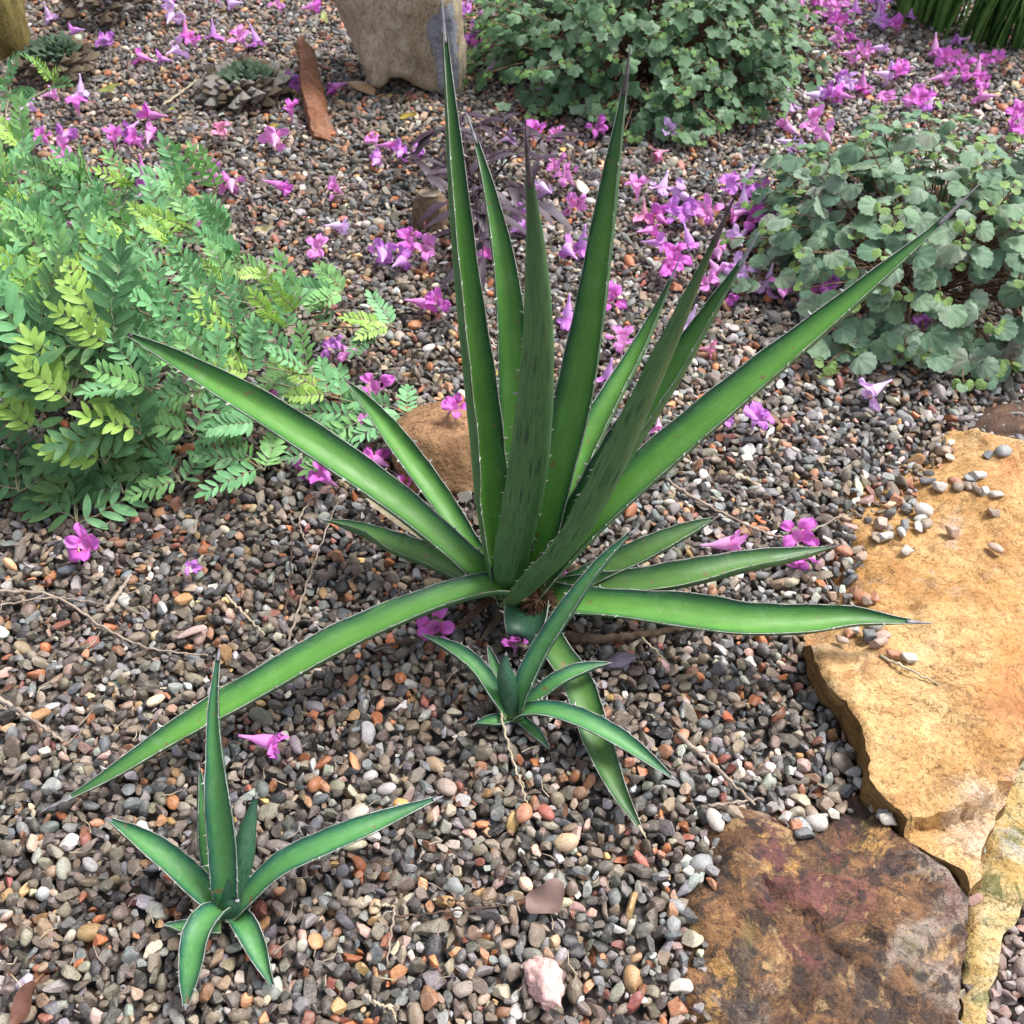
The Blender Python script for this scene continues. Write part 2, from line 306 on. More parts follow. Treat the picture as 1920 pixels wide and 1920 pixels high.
def in_poly(P, poly):
    x, y = P[:, 0], P[:, 1]; ins = np.zeros(len(P), bool); n = len(poly); j = n-1
    for i in range(n):
        xi, yi = poly[i]; xj, yj = poly[j]
        if abs(yj-yi) > 1e-12: ins ^= ((yi > y) != (yj > y)) & (x < (xj-xi)*(y-yi)/(yj-yi)+xi)
        j = i
    return ins
def seg_dist(P, poly):
    d = np.full(len(P), 1e9); n = len(poly)
    for i in range(n):
        a = poly[i]; b = poly[(i+1) % n]; ab = b-a; t = np.clip(((P-a) @ ab)/(ab @ ab+1e-12), 0, 1)
        d = np.minimum(d, np.linalg.norm(P-(a+t[:, None]*ab), axis=1))
    return d
SLABS = []                                         # (polygon xy, z-function) used to keep gravel off the stones
def slab(name, outline, mat, step=.006, bottom=-.05, amp=.006, rnd=.005, inner=(), undercut=.022, seed=0., wall=None, ledges=(), label='', cat='stone', group=None):
    ctl = [onz(px, py, z) for px, py, z in outline]; n = len(ctl)
    B = []
    for i in range(n):
        a, b = ctl[i], ctl[(i+1) % n]; k = max(1, int((b-a).length/step))
        for j in range(k): B.append(a.lerp(b, j/k))
    B = np.array([tuple(b) for b in B])
    for i in range(len(B)):                        # ragged broken edge
        q = B[i]; B[i, 0] += .006*fract(q, 22, 3, seed) + .003*fract(q, 70, 2, seed); B[i, 1] += .006*fract(q, 22, 3, seed+5)
    poly = B[:, :2].copy()
    K = np.array([tuple(c) for c in ctl] + [tuple(onz(*q)) for q in inner])
    def zbase(P):
        d2 = ((P[:, None, :]-K[None, :, :2])**2).sum(2)+1e-5; wgt = 1/d2**1.5; return (wgt*K[None, :, 2]).sum(1)/wgt.sum(1)
    lo, hi = poly.min(0), poly.max(0)
    gx, gy = np.meshgrid(np.arange(lo[0], hi[0], step), np.arange(lo[1], hi[1], step*.9))
    P = np.stack([gx.ravel(), gy.ravel()], 1); P += RNG.uniform(-.35, .35, P.shape)*step
    P = P[in_poly(P, poly)]; P = P[seg_dist(P, poly) > step*.55]
    def ztop(P):
        z = zbase(P); dd = seg_dist(P, poly)
        for i in range(len(P)):
            p = (P[i, 0], P[i, 1], seed)
            z[i] += amp*(fract(p, 5, 3, seed)*1.1 + .5*fract(p, 18, 4, seed+2)) + .0022*fract(p, 60, 4, seed) - amp*.55*max(0, .22-abs(fract(p, 8, 3, seed+6)))/.22
            for (ex, ey, nx, ny, hgt) in ledges:   # broken bedding step along a wavy line
                s = (P[i, 0]-ex)*nx + (P[i, 1]-ey)*ny + .02*fract(p, 12, 3, seed+9)
                tl = abs((P[i, 0]-ex)*ny - (P[i, 1]-ey)*nx)
                z[i] -= hgt*max(0, 1-(tl/.13)**2)*(1/(1+math.exp(-max(-60, min(60, s*700)))))*math.exp(-max(0, s)*18)
        e = np.clip(1-dd/rnd, 0, 1); return z - rnd*.7*(1-np.sqrt(1-e*e*.98))
    allp = np.vstack([poly, P]); nb = len(poly)
    vo, _, fo, *_r = geometry.delaunay_2d_cdt([Vector(p) for p in allp], [(i, (i+1) % nb) for i in range(nb)], [], 1, 1e-6)
    V2 = np.array([tuple(v) for v in vo]); zt = ztop(V2); V = [(*p, z) for p, z in zip(V2, zt)]; Fc = [tuple(f) for f in fo]
    # side wall, from the boundary edges of the triangulation
    cnt = {}
    for f in Fc:
        for i in range(len(f)):
            e = (f[i], f[(i+1) % len(f)]); cnt[e] = 1
    be = {a: b for (a, b) in cnt if (b, a) not in cnt}
    start = next(iter(be)); loop = [start]
    while be.get(loop[-1], start) != start and len(loop) < 5000: loop.append(be[loop[-1]])
    cen = V2[loop].mean(0); prev = loop; rings = 7
    for r in range(1, rings+1):
        t = r/rings; cur = []
        for k, i in enumerate(loop):
            p = V2[i]; a = V2[loop[k-1]]; b = V2[loop[(k+1) % len(loop)]]; tg = b-a; nn = np.array([tg[1], -tg[0]]); nn /= np.linalg.norm(nn)+1e-9
            off = .004*math.sin(t*3.1) - undercut*t*t + .006*fract((p[0]*3, p[1]*3, t*2.2), 9, 3, seed)
            q = p + nn*off; cur.append(len(V)); V.append((q[0], q[1], zt[i] + (bottom-zt[i])*t))
        for k in range(len(loop)):
            k2 = (k+1) % len(loop); Fc.append((prev[k], cur[k], cur[k2], prev[k2]))
        prev = cur
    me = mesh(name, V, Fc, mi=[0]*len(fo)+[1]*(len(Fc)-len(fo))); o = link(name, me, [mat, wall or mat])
    bm = bmesh.new(); bm.from_mesh(me); bmesh.ops.recalc_face_normals(bm, faces=bm.faces); bm.to_mesh(me); bm.free(); me.set_sharp_from_angle(angle=R(38))
    tag(o, label, cat, group); SLABS.append((poly, zbase)); return o
def boulder(name, ctr, size, mat, rot=0, cuts=7, seed=0, sub=4, amp=.12, label='', cat='rock', group=None, flat=None):
    bm = bmesh.new(); bmesh.ops.create_icosphere(bm, subdivisions=sub, radius=1); rg = random.Random(seed)
    pl = [(Vector((rg.gauss(0, 1), rg.gauss(0, 1), rg.gauss(0, .8))).normalized(), rg.uniform(.62, .88)) for _ in range(cuts)] + list(flat or [])
    for v in bm.verts:
        p = v.co.copy()
        for n, d in pl:
            s = p.dot(n)-d
            if s > 0: p -= n*s*.9
        p *= 1 + amp*(fract(p, 1.6, 3, seed*1.7)*.6 + .35*fract(p, 4.5, 3, seed) + .12*fract(p, 14, 3, seed))
        v.co = Vector((p.x*size[0], p.y*size[1], p.z*size[2]))
    me = bpy.data.meshes.new(name); bm.to_mesh(me); bm.free(); me.polygons.foreach_set('use_smooth', [True]*len(me.polygons))
    o = link(name, me, mat); o.location = ctr; o.rotation_euler = (0, 0, rot) if not isinstance(rot, tuple) else rot
    return tag(o, label, cat, group)

# ------------------------------------------------------------------ ground sheets
gv, gf = [], []
xs = np.concatenate([np.linspace(-60, -3, 8), np.linspace(-2.8, 2.8, 70), np.linspace(3, 60, 8)]); ys = np.concatenate([np.linspace(-30, -.5, 5), np.linspace(-.3, 4.2, 60), np.linspace(4.5, 120, 9)])
for y in ys:
    for x in xs: gv.append((x, y, (und(x, y) if abs(x) < 2.9 and -.4 < y < 4.3 else 0) - .019))
nx = len(xs); gf = [(j*nx+i, j*nx+i+1, (j+1)*nx+i+1, (j+1)*nx+i) for j in range(len(ys)-1) for i in range(nx-1)]
go = link('ground', mesh('ground', gv, gf), M['far']); go['kind'] = 'structure'

# ------------------------------------------------------------------ stone slabs of the path, lower right
slab('flagstone', [(1545, 940, -.012), (1640, 900, -.014), (1720, 850, -.012), (1790, 800, .0), (1850, 812, .02), (1950, 835, .03), (2150, 860, .035), (2250, 1050, .04), (2120, 1300, .05), (1945, 1375, .052), (1913, 1423, .053), (1897, 1487, .053), (1873, 1540, .052), (1853, 1580, .052), (1843, 1627, .05),
    (1833, 1660, .05), (1800, 1620, .052), (1760, 1590, .054), (1720, 1560, .055), (1700, 1522, .055), (1663, 1493, .055), (1633, 1457, .055), (1630, 1413, .055), (1613, 1363, .054), (1590, 1307, .052), (1553, 1278, .05), (1528, 1225, .045), (1505, 1185, .006), (1560, 1110, -.010), (1560, 1030, -.012)],
    M['ochre'], wall=M['ochre_shaded_side'], amp=.007, seed=1.3, inner=[(1640, 1000, .010), (1700, 1010, .018), (1800, 930, .012), (1860, 900, .024), (1680, 1130, .022), (1600, 1200, .035), (1640, 1240, .05), (1750, 1150, .045), (1800, 1300, .058), (1700, 1380, .060), (1800, 1450, .062), (1850, 1200, .05)],
    ledges=[(*onz(1800, 1505, .06)[:2], .35, -.94, .034), (*onz(1690, 1455, .06)[:2], .6, -.8, .006)], label='large ochre yellow sandstone slab with stray pebbles on its edge', cat='stone slab')
slab('flagstone', [(1300, 1560, -.010), (1340, 1535, .010), (1390, 1515, .016), (1437, 1530, .02), (1467, 1550, .022), (1507, 1568, .018), (1543, 1545, .012), (1580, 1500, .004), (1588, 1455, -.012), (1613, 1480, .0), (1670, 1556, .022), (1723, 1602, .028), (1780, 1640, .03), (1815, 1672, .03), (1822, 1700, .03), (1814, 1780, .03), (1808, 1850, .03), (1798, 1940, .03), (1790, 2060, .03),
    (1300, 2060, -.004), (1262, 1930, -.008), (1244, 1860, -.010), (1235, 1780, -.012), (1225, 1720, -.014), (1262, 1650, -.012), (1300, 1600, -.010)], M['russet'], wall=M['russet_shaded_side'], amp=.009, seed=4.1, rnd=.007,
    inner=[(1400, 1600, .026), (1500, 1700, .034), (1600, 1650, .032), (1700, 1700, .036), (1400, 1800, .024), (1600, 1850, .036), (1740, 1850, .034), (1330, 1700, .018), (1310, 1850, .010)],
    ledges=[(*onz(1560, 1760, .03)[:2], -.8, -.6, .010)], label='dark russet and purple mottled sandstone slab beside the ochre slab', cat='stone slab')
slab('flagstone', [(1790, 2060, -.002), (1800, 1850, -.002), (1812, 1690, -.002), (1835, 1600, .0), (1870, 1500, .004), (1915, 1400, .008), (2080, 1380, .01), (2010, 1560, .008), (1928, 1692, .008), (1886, 1755, .008), (1862, 1830, .008), (1846, 1905, .006), (1835, 2060, .004)], M['lichen'], amp=.006, seed=8.2, bottom=-.08,
    inner=[(1850, 1720, .012), (1900, 1600, .014)], label='narrow yellow lichened stone wedged along the slabs by pinkish gravel', cat='stone slab')
boulder('rock', onz(1915, 805, -.012), (.10, .06, .030), M['russet_shaded_side'], .2, seed=31, label='low dark brown rock behind the ochre slab under round-leaved shrub')  # rock given a darkened tone to stand for the shadowy gap here

# ------------------------------------------------------------------ boulders
b0 = onz(850, 925, 0)
boulder('rock', b0 + Vector((-.004, .060, .022)), (.124, .088, .086), M['tanrock'], .25, cuts=6, seed=12, amp=.10, flat=[(Vector((.15, -.1, 1)).normalized(), .80), (Vector((-.1, -1, .25)).normalized(), .75)], label='smooth tan brown rock standing behind the big agave')
boulder('boulder', onz(-5, 118, 0) + Vector((-.02, .10, .16)), (.10, .11, .34), M['mossrock'], .3, cuts=5, seed=5, amp=.16, label='mossy ochre upright boulder beside the dark green rosette cactus')

def prism(name, outline, y, depth, lean, mat, label, cat, seed, step=.010, crease=None):
    """an upright stone: a front face drawn at distance y, given thickness towards the back"""
    P = [ony(px, py, y) for px, py in outline]; n = len(P); B = []
    for i in range(n):
        a, b = P[i], P[(i+1) % n]; k = max(1, int((b-a).length/step))
        for j in range(k):
            q = a.lerp(b, j/k); B.append((q.x + .006*fract(q, 14, 3, seed), q.z + .006*fract(q, 14, 3, seed+4)))
    poly = np.array(B); lo, hi = poly.min(0), poly.max(0)
    gx, gy = np.meshgrid(np.arange(lo[0], hi[0], step), np.arange(lo[1], hi[1], step)); Q = np.stack([gx.ravel(), gy.ravel()], 1)+RNG.uniform(-.3, .3, (gx.size, 2))*step
    Q = Q[in_poly(Q, poly)]; Q = Q[seg_dist(Q, poly) > step*.5]; nb = len(poly)
    vo, _, fo, *_r = geometry.delaunay_2d_cdt([Vector(p) for p in np.vstack([poly, Q])], [(i, (i+1) % nb) for i in range(nb)], [], 1, 1e-6)
    V2 = np.array([tuple(v) for v in vo]); dd = seg_dist(V2, poly); V = []
    for p, d in zip(V2, dd):
        e = max(0, 1-d/.035); yy = y + .03*(1-math.sqrt(max(0, 1-e*e))) + .022*fract((p[0], p[1], seed), 5, 4, seed) + .004*fract((p[0], p[1], seed), 30, 3, seed) + lean*(p[1]-lo[1])
        if crease: yy += max(0, crease[0]+(p[1]-lo[1])*crease[1]-p[0])*crease[2]
        yy -= .010*max(0, .15-abs(fract((p[0]*1.6, p[1]*.7, seed), 7, 3, seed+3)))/.15
        V.append((p[0], yy, p[1]))
    Fc = [tuple(f) for f in fo]; cnt = set()
    for f in Fc:
        for i in range(len(f)): cnt.add((f[i], f[(i+1) % len(f)]))
    be = {a: b for a, b in cnt if (b, a) not in cnt}; s0 = next(iter(be)); loop = [s0]
    while be.get(loop[-1], s0) != s0 and len(loop) < 4000: loop.append(be[loop[-1]])
    prev = loop; c0 = V2.mean(0)
    for r in range(1, 6):
        cur = []
        for i in loop:
            p = V2[i]; t = r/5; q = c0 + (p-c0)*(1 + .06*math.sin(t*3.1) - .12*t*t)
            cur.append(len(V)); V.append((q[0] + .008*fract((q[0], t, q[1]), 7, 3, seed), V[i][1]+depth*t, q[1]))
        for k in range(len(loop)): k2 = (k+1) % len(loop); Fc.append((prev[k], cur[k], cur[k2], prev[k2]))
        prev = cur
    Fc.append(tuple(prev)); me = mesh(name, V, Fc); bm = bmesh.new(); bm.from_mesh(me); bmesh.ops.recalc_face_normals(bm, faces=bm.faces); bm.to_mesh(me); bm.free()
    o = link(name, me, mat); tag(o, label, cat); return o
YM = onz(760, 185, 0).y
us = prism('standing_stone', [(600, -60), (592, 0), (622, 60), (660, 120), (690, 160), (712, 175), (735, 158), (760, 163), (790, 178), (830, 188), (868, 190), (866, 120), (856, 60), (850, 0), (848, -120), (800, -190), (690, -180), (620, -130)], YM, .16, .10, M['menhir'], 'tall upright tan stone with a blue grey scar behind the purple plant', 'stone', 2.2, crease=(ony(705, 170, YM).x, (ony(650, 0, YM).x-ony(705, 170, YM).x)/(ony(650, 0, YM).z-ony(705, 170, YM).z), 1.3))
# blue grey exfoliated scar: a thin flake face lying on the stone
def scar():
    P = [ony(px, py, YM) for px, py in [(850, 12), (822, 18), (803, 40), (797, 60), (806, 95), (818, 130), (820, 170), (832, 184), (852, 186), (862, 150), (858, 80)]]
    c = sum(P, Vector())/len(P); V = []; Fc = []; n = len(P)*4; ring = catmull([tuple(p) for p in P]+[tuple(P[0])], n)[:-1]; n = len(ring)
    lo = min(v.co.z for v in us.data.vertices); rows = 8
    from mathutils.bvhtree import BVHTree
    bv = BVHTree.FromObject(us, bpy.context.evaluated_depsgraph_get())
    def hit(x, z):
        h = bv.ray_cast(Vector((x, YM-1, z)), Vector((0, 1, 0))); return h[0].y if h[0] else YM
    for r in range(rows+1):
        t = r/rows
        for k in range(n):
            x = c.x+(ring[k][0]-c.x)*t; z = c.z+(ring[k][2]-c.z)*t; V.append((x, hit(x, z) - .0045*(1-t**6)+.001*(t == 1), z))
    for r in range(rows):
        for k in range(n): Fc.append((r*n+k, r*n+(k+1) % n, (r+1)*n+(k+1) % n, (r+1)*n+k))
    link('scar', mesh('scar', V, Fc), M['bluegrey'], us)
bpy.context.view_layer.update(); scar()
# rusty stone splinter leaning in the gravel
def splinter():
    a = ong(608, 262, -.01); b = onz(568, 75, .075); d = (b-a); Lh = d.length; d.normalize(); side = Vector((1, -.15, -.12)).normalized(); up = side.cross(d).normalized()
    if up.z < 0: up = -up
    V = []; n = 40; prof = [(-.5, .0), (-.42, .55), (-.1, .62), (.12, .5), (.38, .1), (.5, -.25), (.3, -.6), (-.3, -.6)]
    for i in range(n):
        t = i/(n-1); wd = .062*(.75 + .25*math.sin(t*2.6+.6)) * (1 if t < .93 else max(.25, (1-t)/.07)); th = .05*(1 if t < .95 else .6)
        for u, q in prof:
            p = a + d*(t*Lh) + side*(u*wd) + up*(q*th*.6); p += Vector((1, 1, 1))*.0035*fract(p, 30, 3) + side*.006*fract(p, 9, 2, 3); V.append(p)
    m = len(prof); Fc = [(i*m+k, i*m+(k+1) % m, (i+1)*m+(k+1) % m, (i+1)*m+k) for i in range(n-1) for k in range(m)]+[tuple(range(m))[::-1], tuple(range((n-1)*m, n*m))]
    o = link('stone_splinter', mesh('stone_splinter', V, Fc, False), M['rust']); tag(o, 'long rusty brown stone splinter lying beside the grey rosette cactus', 'stone')
splinter()
# small brown stone with a flat round top
def stub_stone():
    c = ong(808, 412); t = thing('brown_stone', 'small brown stone with pale ringed top beside the purple plant', 'stone', c)
    prof = [(.036, -.02), (.038, .012), (.035, .035), (.030, .052), (.024, .060), (.021, .062)]; V = []; n = 28
    for r, z in prof:
        for k in range(n):
            a = 2*math.pi*k/n; q = 1+.10*noise.noise(Vector((math.cos(a)*1.3, math.sin(a)*1.3, z*30))); V.append((r*q*math.cos(a), r*q*math.sin(a)*.8, z + .004*noise.noise(Vector((a, z*20, 1)))))
    Fc = [(j*n+k, j*n+(k+1) % n, (j+1)*n+(k+1) % n, (j+1)*n+k) for j in range(len(prof)-1) for k in range(n)]
    link('body', mesh('body', V, Fc), M['brownrock'], t)
    V2 = [(0, 0, .0585)]
    for r, z in ((.010, .0585), (.0165, .0595), (.0225, .0625)):
        for k in range(n): a = 2*math.pi*k/n; V2.append((r*math.cos(a), r*.8*math.sin(a), z))
    F2 = [(0, 1+k, 1+(k+1) % n) for k in range(n)]+[(1+j*n+k, 1+(j+1)*n+k, 1+(j+1)*n+(k+1) % n, 1+j*n+(k+1) % n) for j in range(2) for k in range(n)]
    link('ringed_top', mesh('ringed_top', V2, F2), M['cutface'], t)
stub_stone()

# ------------------------------------------------------------------ gravel
def pebble_shape(seed, sub=3):
    rg = random.Random(seed); bm = bmesh.new(); bmesh.ops.create_icosphere(bm, subdivisions=sub, radius=1)
    ang = rg.random() < .80; k = rg.randint(8, 14) if ang else rg.randint(3, 6)
    pl = [(Vector((rg.gauss(0, 1), rg.gauss(0, 1), rg.gauss(0, 1))).normalized(), rg.uniform(.46, .80) if ang else rg.uniform(.78, .92)) for _ in range(k)]
    sx, sy, sz = 1.22, rg.uniform(.66, 1.0), rg.uniform(.48, .8); out = []
    for v in bm.verts:
        p = v.co.copy()
        for n, d in pl:
            s = p.dot(n)-d
            if s > 0: p -= n*s*(1.0 if ang else .8)
        p *= 1+.12*noise.noise(p*1.1+Vector((seed*3.1, 0, 0)))+.035*noise.noise(p*3.2+Vector((0, seed*1.7, 0)))
        out.append((p.x*sx, p.y*sy, p.z*sz))
    fs = [tuple(v.index for v in f.verts) for f in bm.faces]; bm.free(); return np.array(out), fs
PAL = [((.125, .098, .074), 22), ((.082, .070, .060), 17), ((.042, .040, .041), 9), ((.165, .130, .098), 17), ((.185, .18, .172), 11), ((.115, .117, .120), 7), ((.36, .34, .31), 8),
       ((.25, .175, .115), 9), ((.36, .125, .05), 3.8), ((.29, .14, .075), 5), ((.38, .25, .20), 2.5), ((.45, .38, .29), 4), ((.25, .085, .06), 2), ((.40, .24, .10), 2)]
PC = np.array([p[0] for p in PAL]); PW = np.array([p[1] for p in PAL], float)
def gravel():
    NT = 48; tv, tf, tg = [], [], []
    for i in range(NT):
        v, f = pebble_shape(i+1); o = len(tv); tv += [tuple(q) for q in v*.0001]; tf += [tuple(a+o for a in q) for q in f]; tg += [i]*len(v)
    # dart throwing, large stones first; cells hold what has been placed
    y0, y1 = .14, 3.5
    def halfw(y): return .56 + .60*y + .16
    cell = .0112; grid = {}; pts = []
    rg = random.Random(11)
    def tryp(x, y, r, slack):
        cx, cy = int(x/cell), int(y/cell)
        for i in range(cx-2, cx+3):
            for j in range(cy-2, cy+3):
                for (a, b, s) in grid.get((i, j), ()):
                    if (a-x)**2+(b-y)**2 < ((s+r)*slack)**2: return False
        grid.setdefault((cx, cy), []).append((x, y, r)); return True
    area = 0.5*(2*halfw(y0)+2*halfw(y1))*(y1-y0)
    for rmin, rmax, dens, slack in ((.0084, .0108, 400, .84), (.0062, .0080, 5600, .83), (.0049, .0063, 16000, .82), (.0036, .0049, 15000, .80), (.0025, .0036, 8000, .8)):
        for _ in range(int(dens*area)):
            y = math.sqrt(rg.random()*((halfw(y1))**2-(halfw(y0))**2)+(halfw(y0))**2); y = (y-.72)/.60
            x = (rg.random()*2-1)*halfw(y); r = rg.uniform(rmin, rmax)
            if tryp(x, y, r, slack): pts.append((x, y, r, 0))
    nl = int(len(pts)*.35)
    for _ in range(nl):
        y = math.sqrt(rg.random()*((halfw(y1))**2-(halfw(y0))**2)+(halfw(y0))**2); y = (y-.72)/.60
        pts.append(((rg.random()*2-1)*halfw(y), y, rg.uniform(.005, .009), 1))
    P = np.array(pts); keep = np.ones(len(P), bool); gz = np.array([und(a, b) for a, b in P[:, :2]])
    zc = gz + np.where(P[:, 3] == 1, -.011, RNG.normal(.0008, .0024, len(P)))
    for poly, zb in SLABS:
        c = np.where(in_poly(P[:, :2], poly))[0]
        if len(c):
            z = zb(P[c, :2]); hid = z > zc[c]+.001; keep[c[hid]] = False
    P, zc, gz = P[keep], zc[keep], gz[keep]; n = len(P)
    rot = np.stack([RNG.normal(0, .5, n), RNG.normal(0, .5, n), RNG.uniform(0, 6.283, n)], 1); fl = RNG.random(n) < .5; rot[fl, 0] += math.pi
    sc_ = (P[:, 2]*1.30)[:, None]*np.stack([RNG.uniform(.92, 1.25, n), RNG.uniform(.88, 1.12, n), RNG.uniform(.85, 1.25, n)], 1)
    # uneven light put into the mix: paler stones right and front, browner shaded left
    u = np.clip((P[:, 0]/(.3+.35*P[:, 1])+1)/2, 0, 1); near = np.clip(1.3-P[:, 1], 0, 1)
    W = np.repeat(PW[None], n, 0); light = [4, 6, 10, 11]; W[:, light] *= (.55+1.9*u*u+.45*near)[:, None]; W[:, [0, 1, 3]] *= (1.25-.5*u)[:, None]
    cl = W.cumsum(1); ci = (RNG.random(n)[:, None]*cl[:, -1:] > cl).sum(1); col = PC[ci]*1.0*np.exp(RNG.normal(0, .36, (n, 1)))*np.exp(RNG.normal(0, .05, (n, 3)))
    corner = (P[:, 0] > onz(1840, 1880)[0]-.01) & (P[:, 1] < onz(1840, 1690)[1]+.02); col[corner] = col[corner]*.4+np.array([.34, .24, .22])*.6
    cl_ = np.clip(col, .015, .75)
    V = tv + [(a, b, z) for (a, b), z in zip(P[:, :2], zc)]; me = mesh('gravel', V, tf)
    nt_ = len(tv); me.set_sharp_from_angle(angle=R(30))
    def attr(nm, ty, key, data, k):
        a = me.attributes.new(nm, ty, 'POINT'); a.data.foreach_set(key, np.ascontiguousarray(data, dtype=np.int32 if ty == 'INT' else np.float32).ravel())
    pad = lambda d: np.vstack([np.zeros((nt_, 3)), d])
    attr('is_pt', 'INT', 'value', np.r_[np.zeros(nt_), np.ones(n)], 1); attr('tmpl', 'INT', 'value', np.r_[np.array(tg), RNG.integers(0, NT, n)], 1)
    attr('rot', 'FLOAT_VECTOR', 'vector', pad(rot), 3); attr('scl', 'FLOAT_VECTOR', 'vector', pad(sc_*10000), 3); attr('col', 'FLOAT_VECTOR', 'vector', pad(cl_), 3)
    o = link('gravel', me, M['pebble']); o['kind'] = 'stuff'; tag(o, 'mixed brown, grey and terracotta pebble gravel covering the bed', 'gravel')
    ng = bpy.data.node_groups.new('gravel_nodes', 'GeometryNodeTree'); ng.interface.new_socket('Geometry', in_out='INPUT', socket_type='NodeSocketGeometry'); ng.interface.new_socket('Geometry', in_out='OUTPUT', socket_type='NodeSocketGeometry')
    nn = ng.nodes; gi = nn.new('NodeGroupInput'); gout = nn.new('NodeGroupOutput')
    def na(nm, ty): a = nn.new('GeometryNodeInputNamedAttribute'); a.data_type = ty; a.inputs['Name'].default_value = nm; return [q for q in a.outputs if q.enabled and q.name == 'Attribute'][0]
    sep = nn.new('GeometryNodeSeparateGeometry'); sep.domain = 'POINT'; ng.links.new(gi.outputs[0], sep.inputs[0]); ng.links.new(na('is_pt', 'INT'), sep.inputs['Selection'])
    spl = nn.new('GeometryNodeSplitToInstances'); spl.domain = 'POINT'; ng.links.new(sep.outputs[1], spl.inputs[0]); ng.links.new(na('tmpl', 'INT'), spl.inputs['Group ID'])
    iop = nn.new('GeometryNodeInstanceOnPoints'); ng.links.new(sep.outputs[0], iop.inputs['Points']); ng.links.new(spl.outputs[0], iop.inputs['Instance']); iop.inputs['Pick Instance'].default_value = True
    ng.links.new(na('tmpl', 'INT'), iop.inputs['Instance Index']); e2r = nn.new('FunctionNodeEulerToRotation'); ng.links.new(na('rot', 'FLOAT_VECTOR'), e2r.inputs[0]); ng.links.new(e2r.outputs[0], iop.inputs['Rotation']); ng.links.new(na('scl', 'FLOAT_VECTOR'), iop.inputs['Scale'])
    ng.links.new(iop.outputs[0], gout.inputs[0])
    md = o.modifiers.new('gravel', 'NODES'); md.node_group = ng
    print('gravel pebbles', n)
gravel()

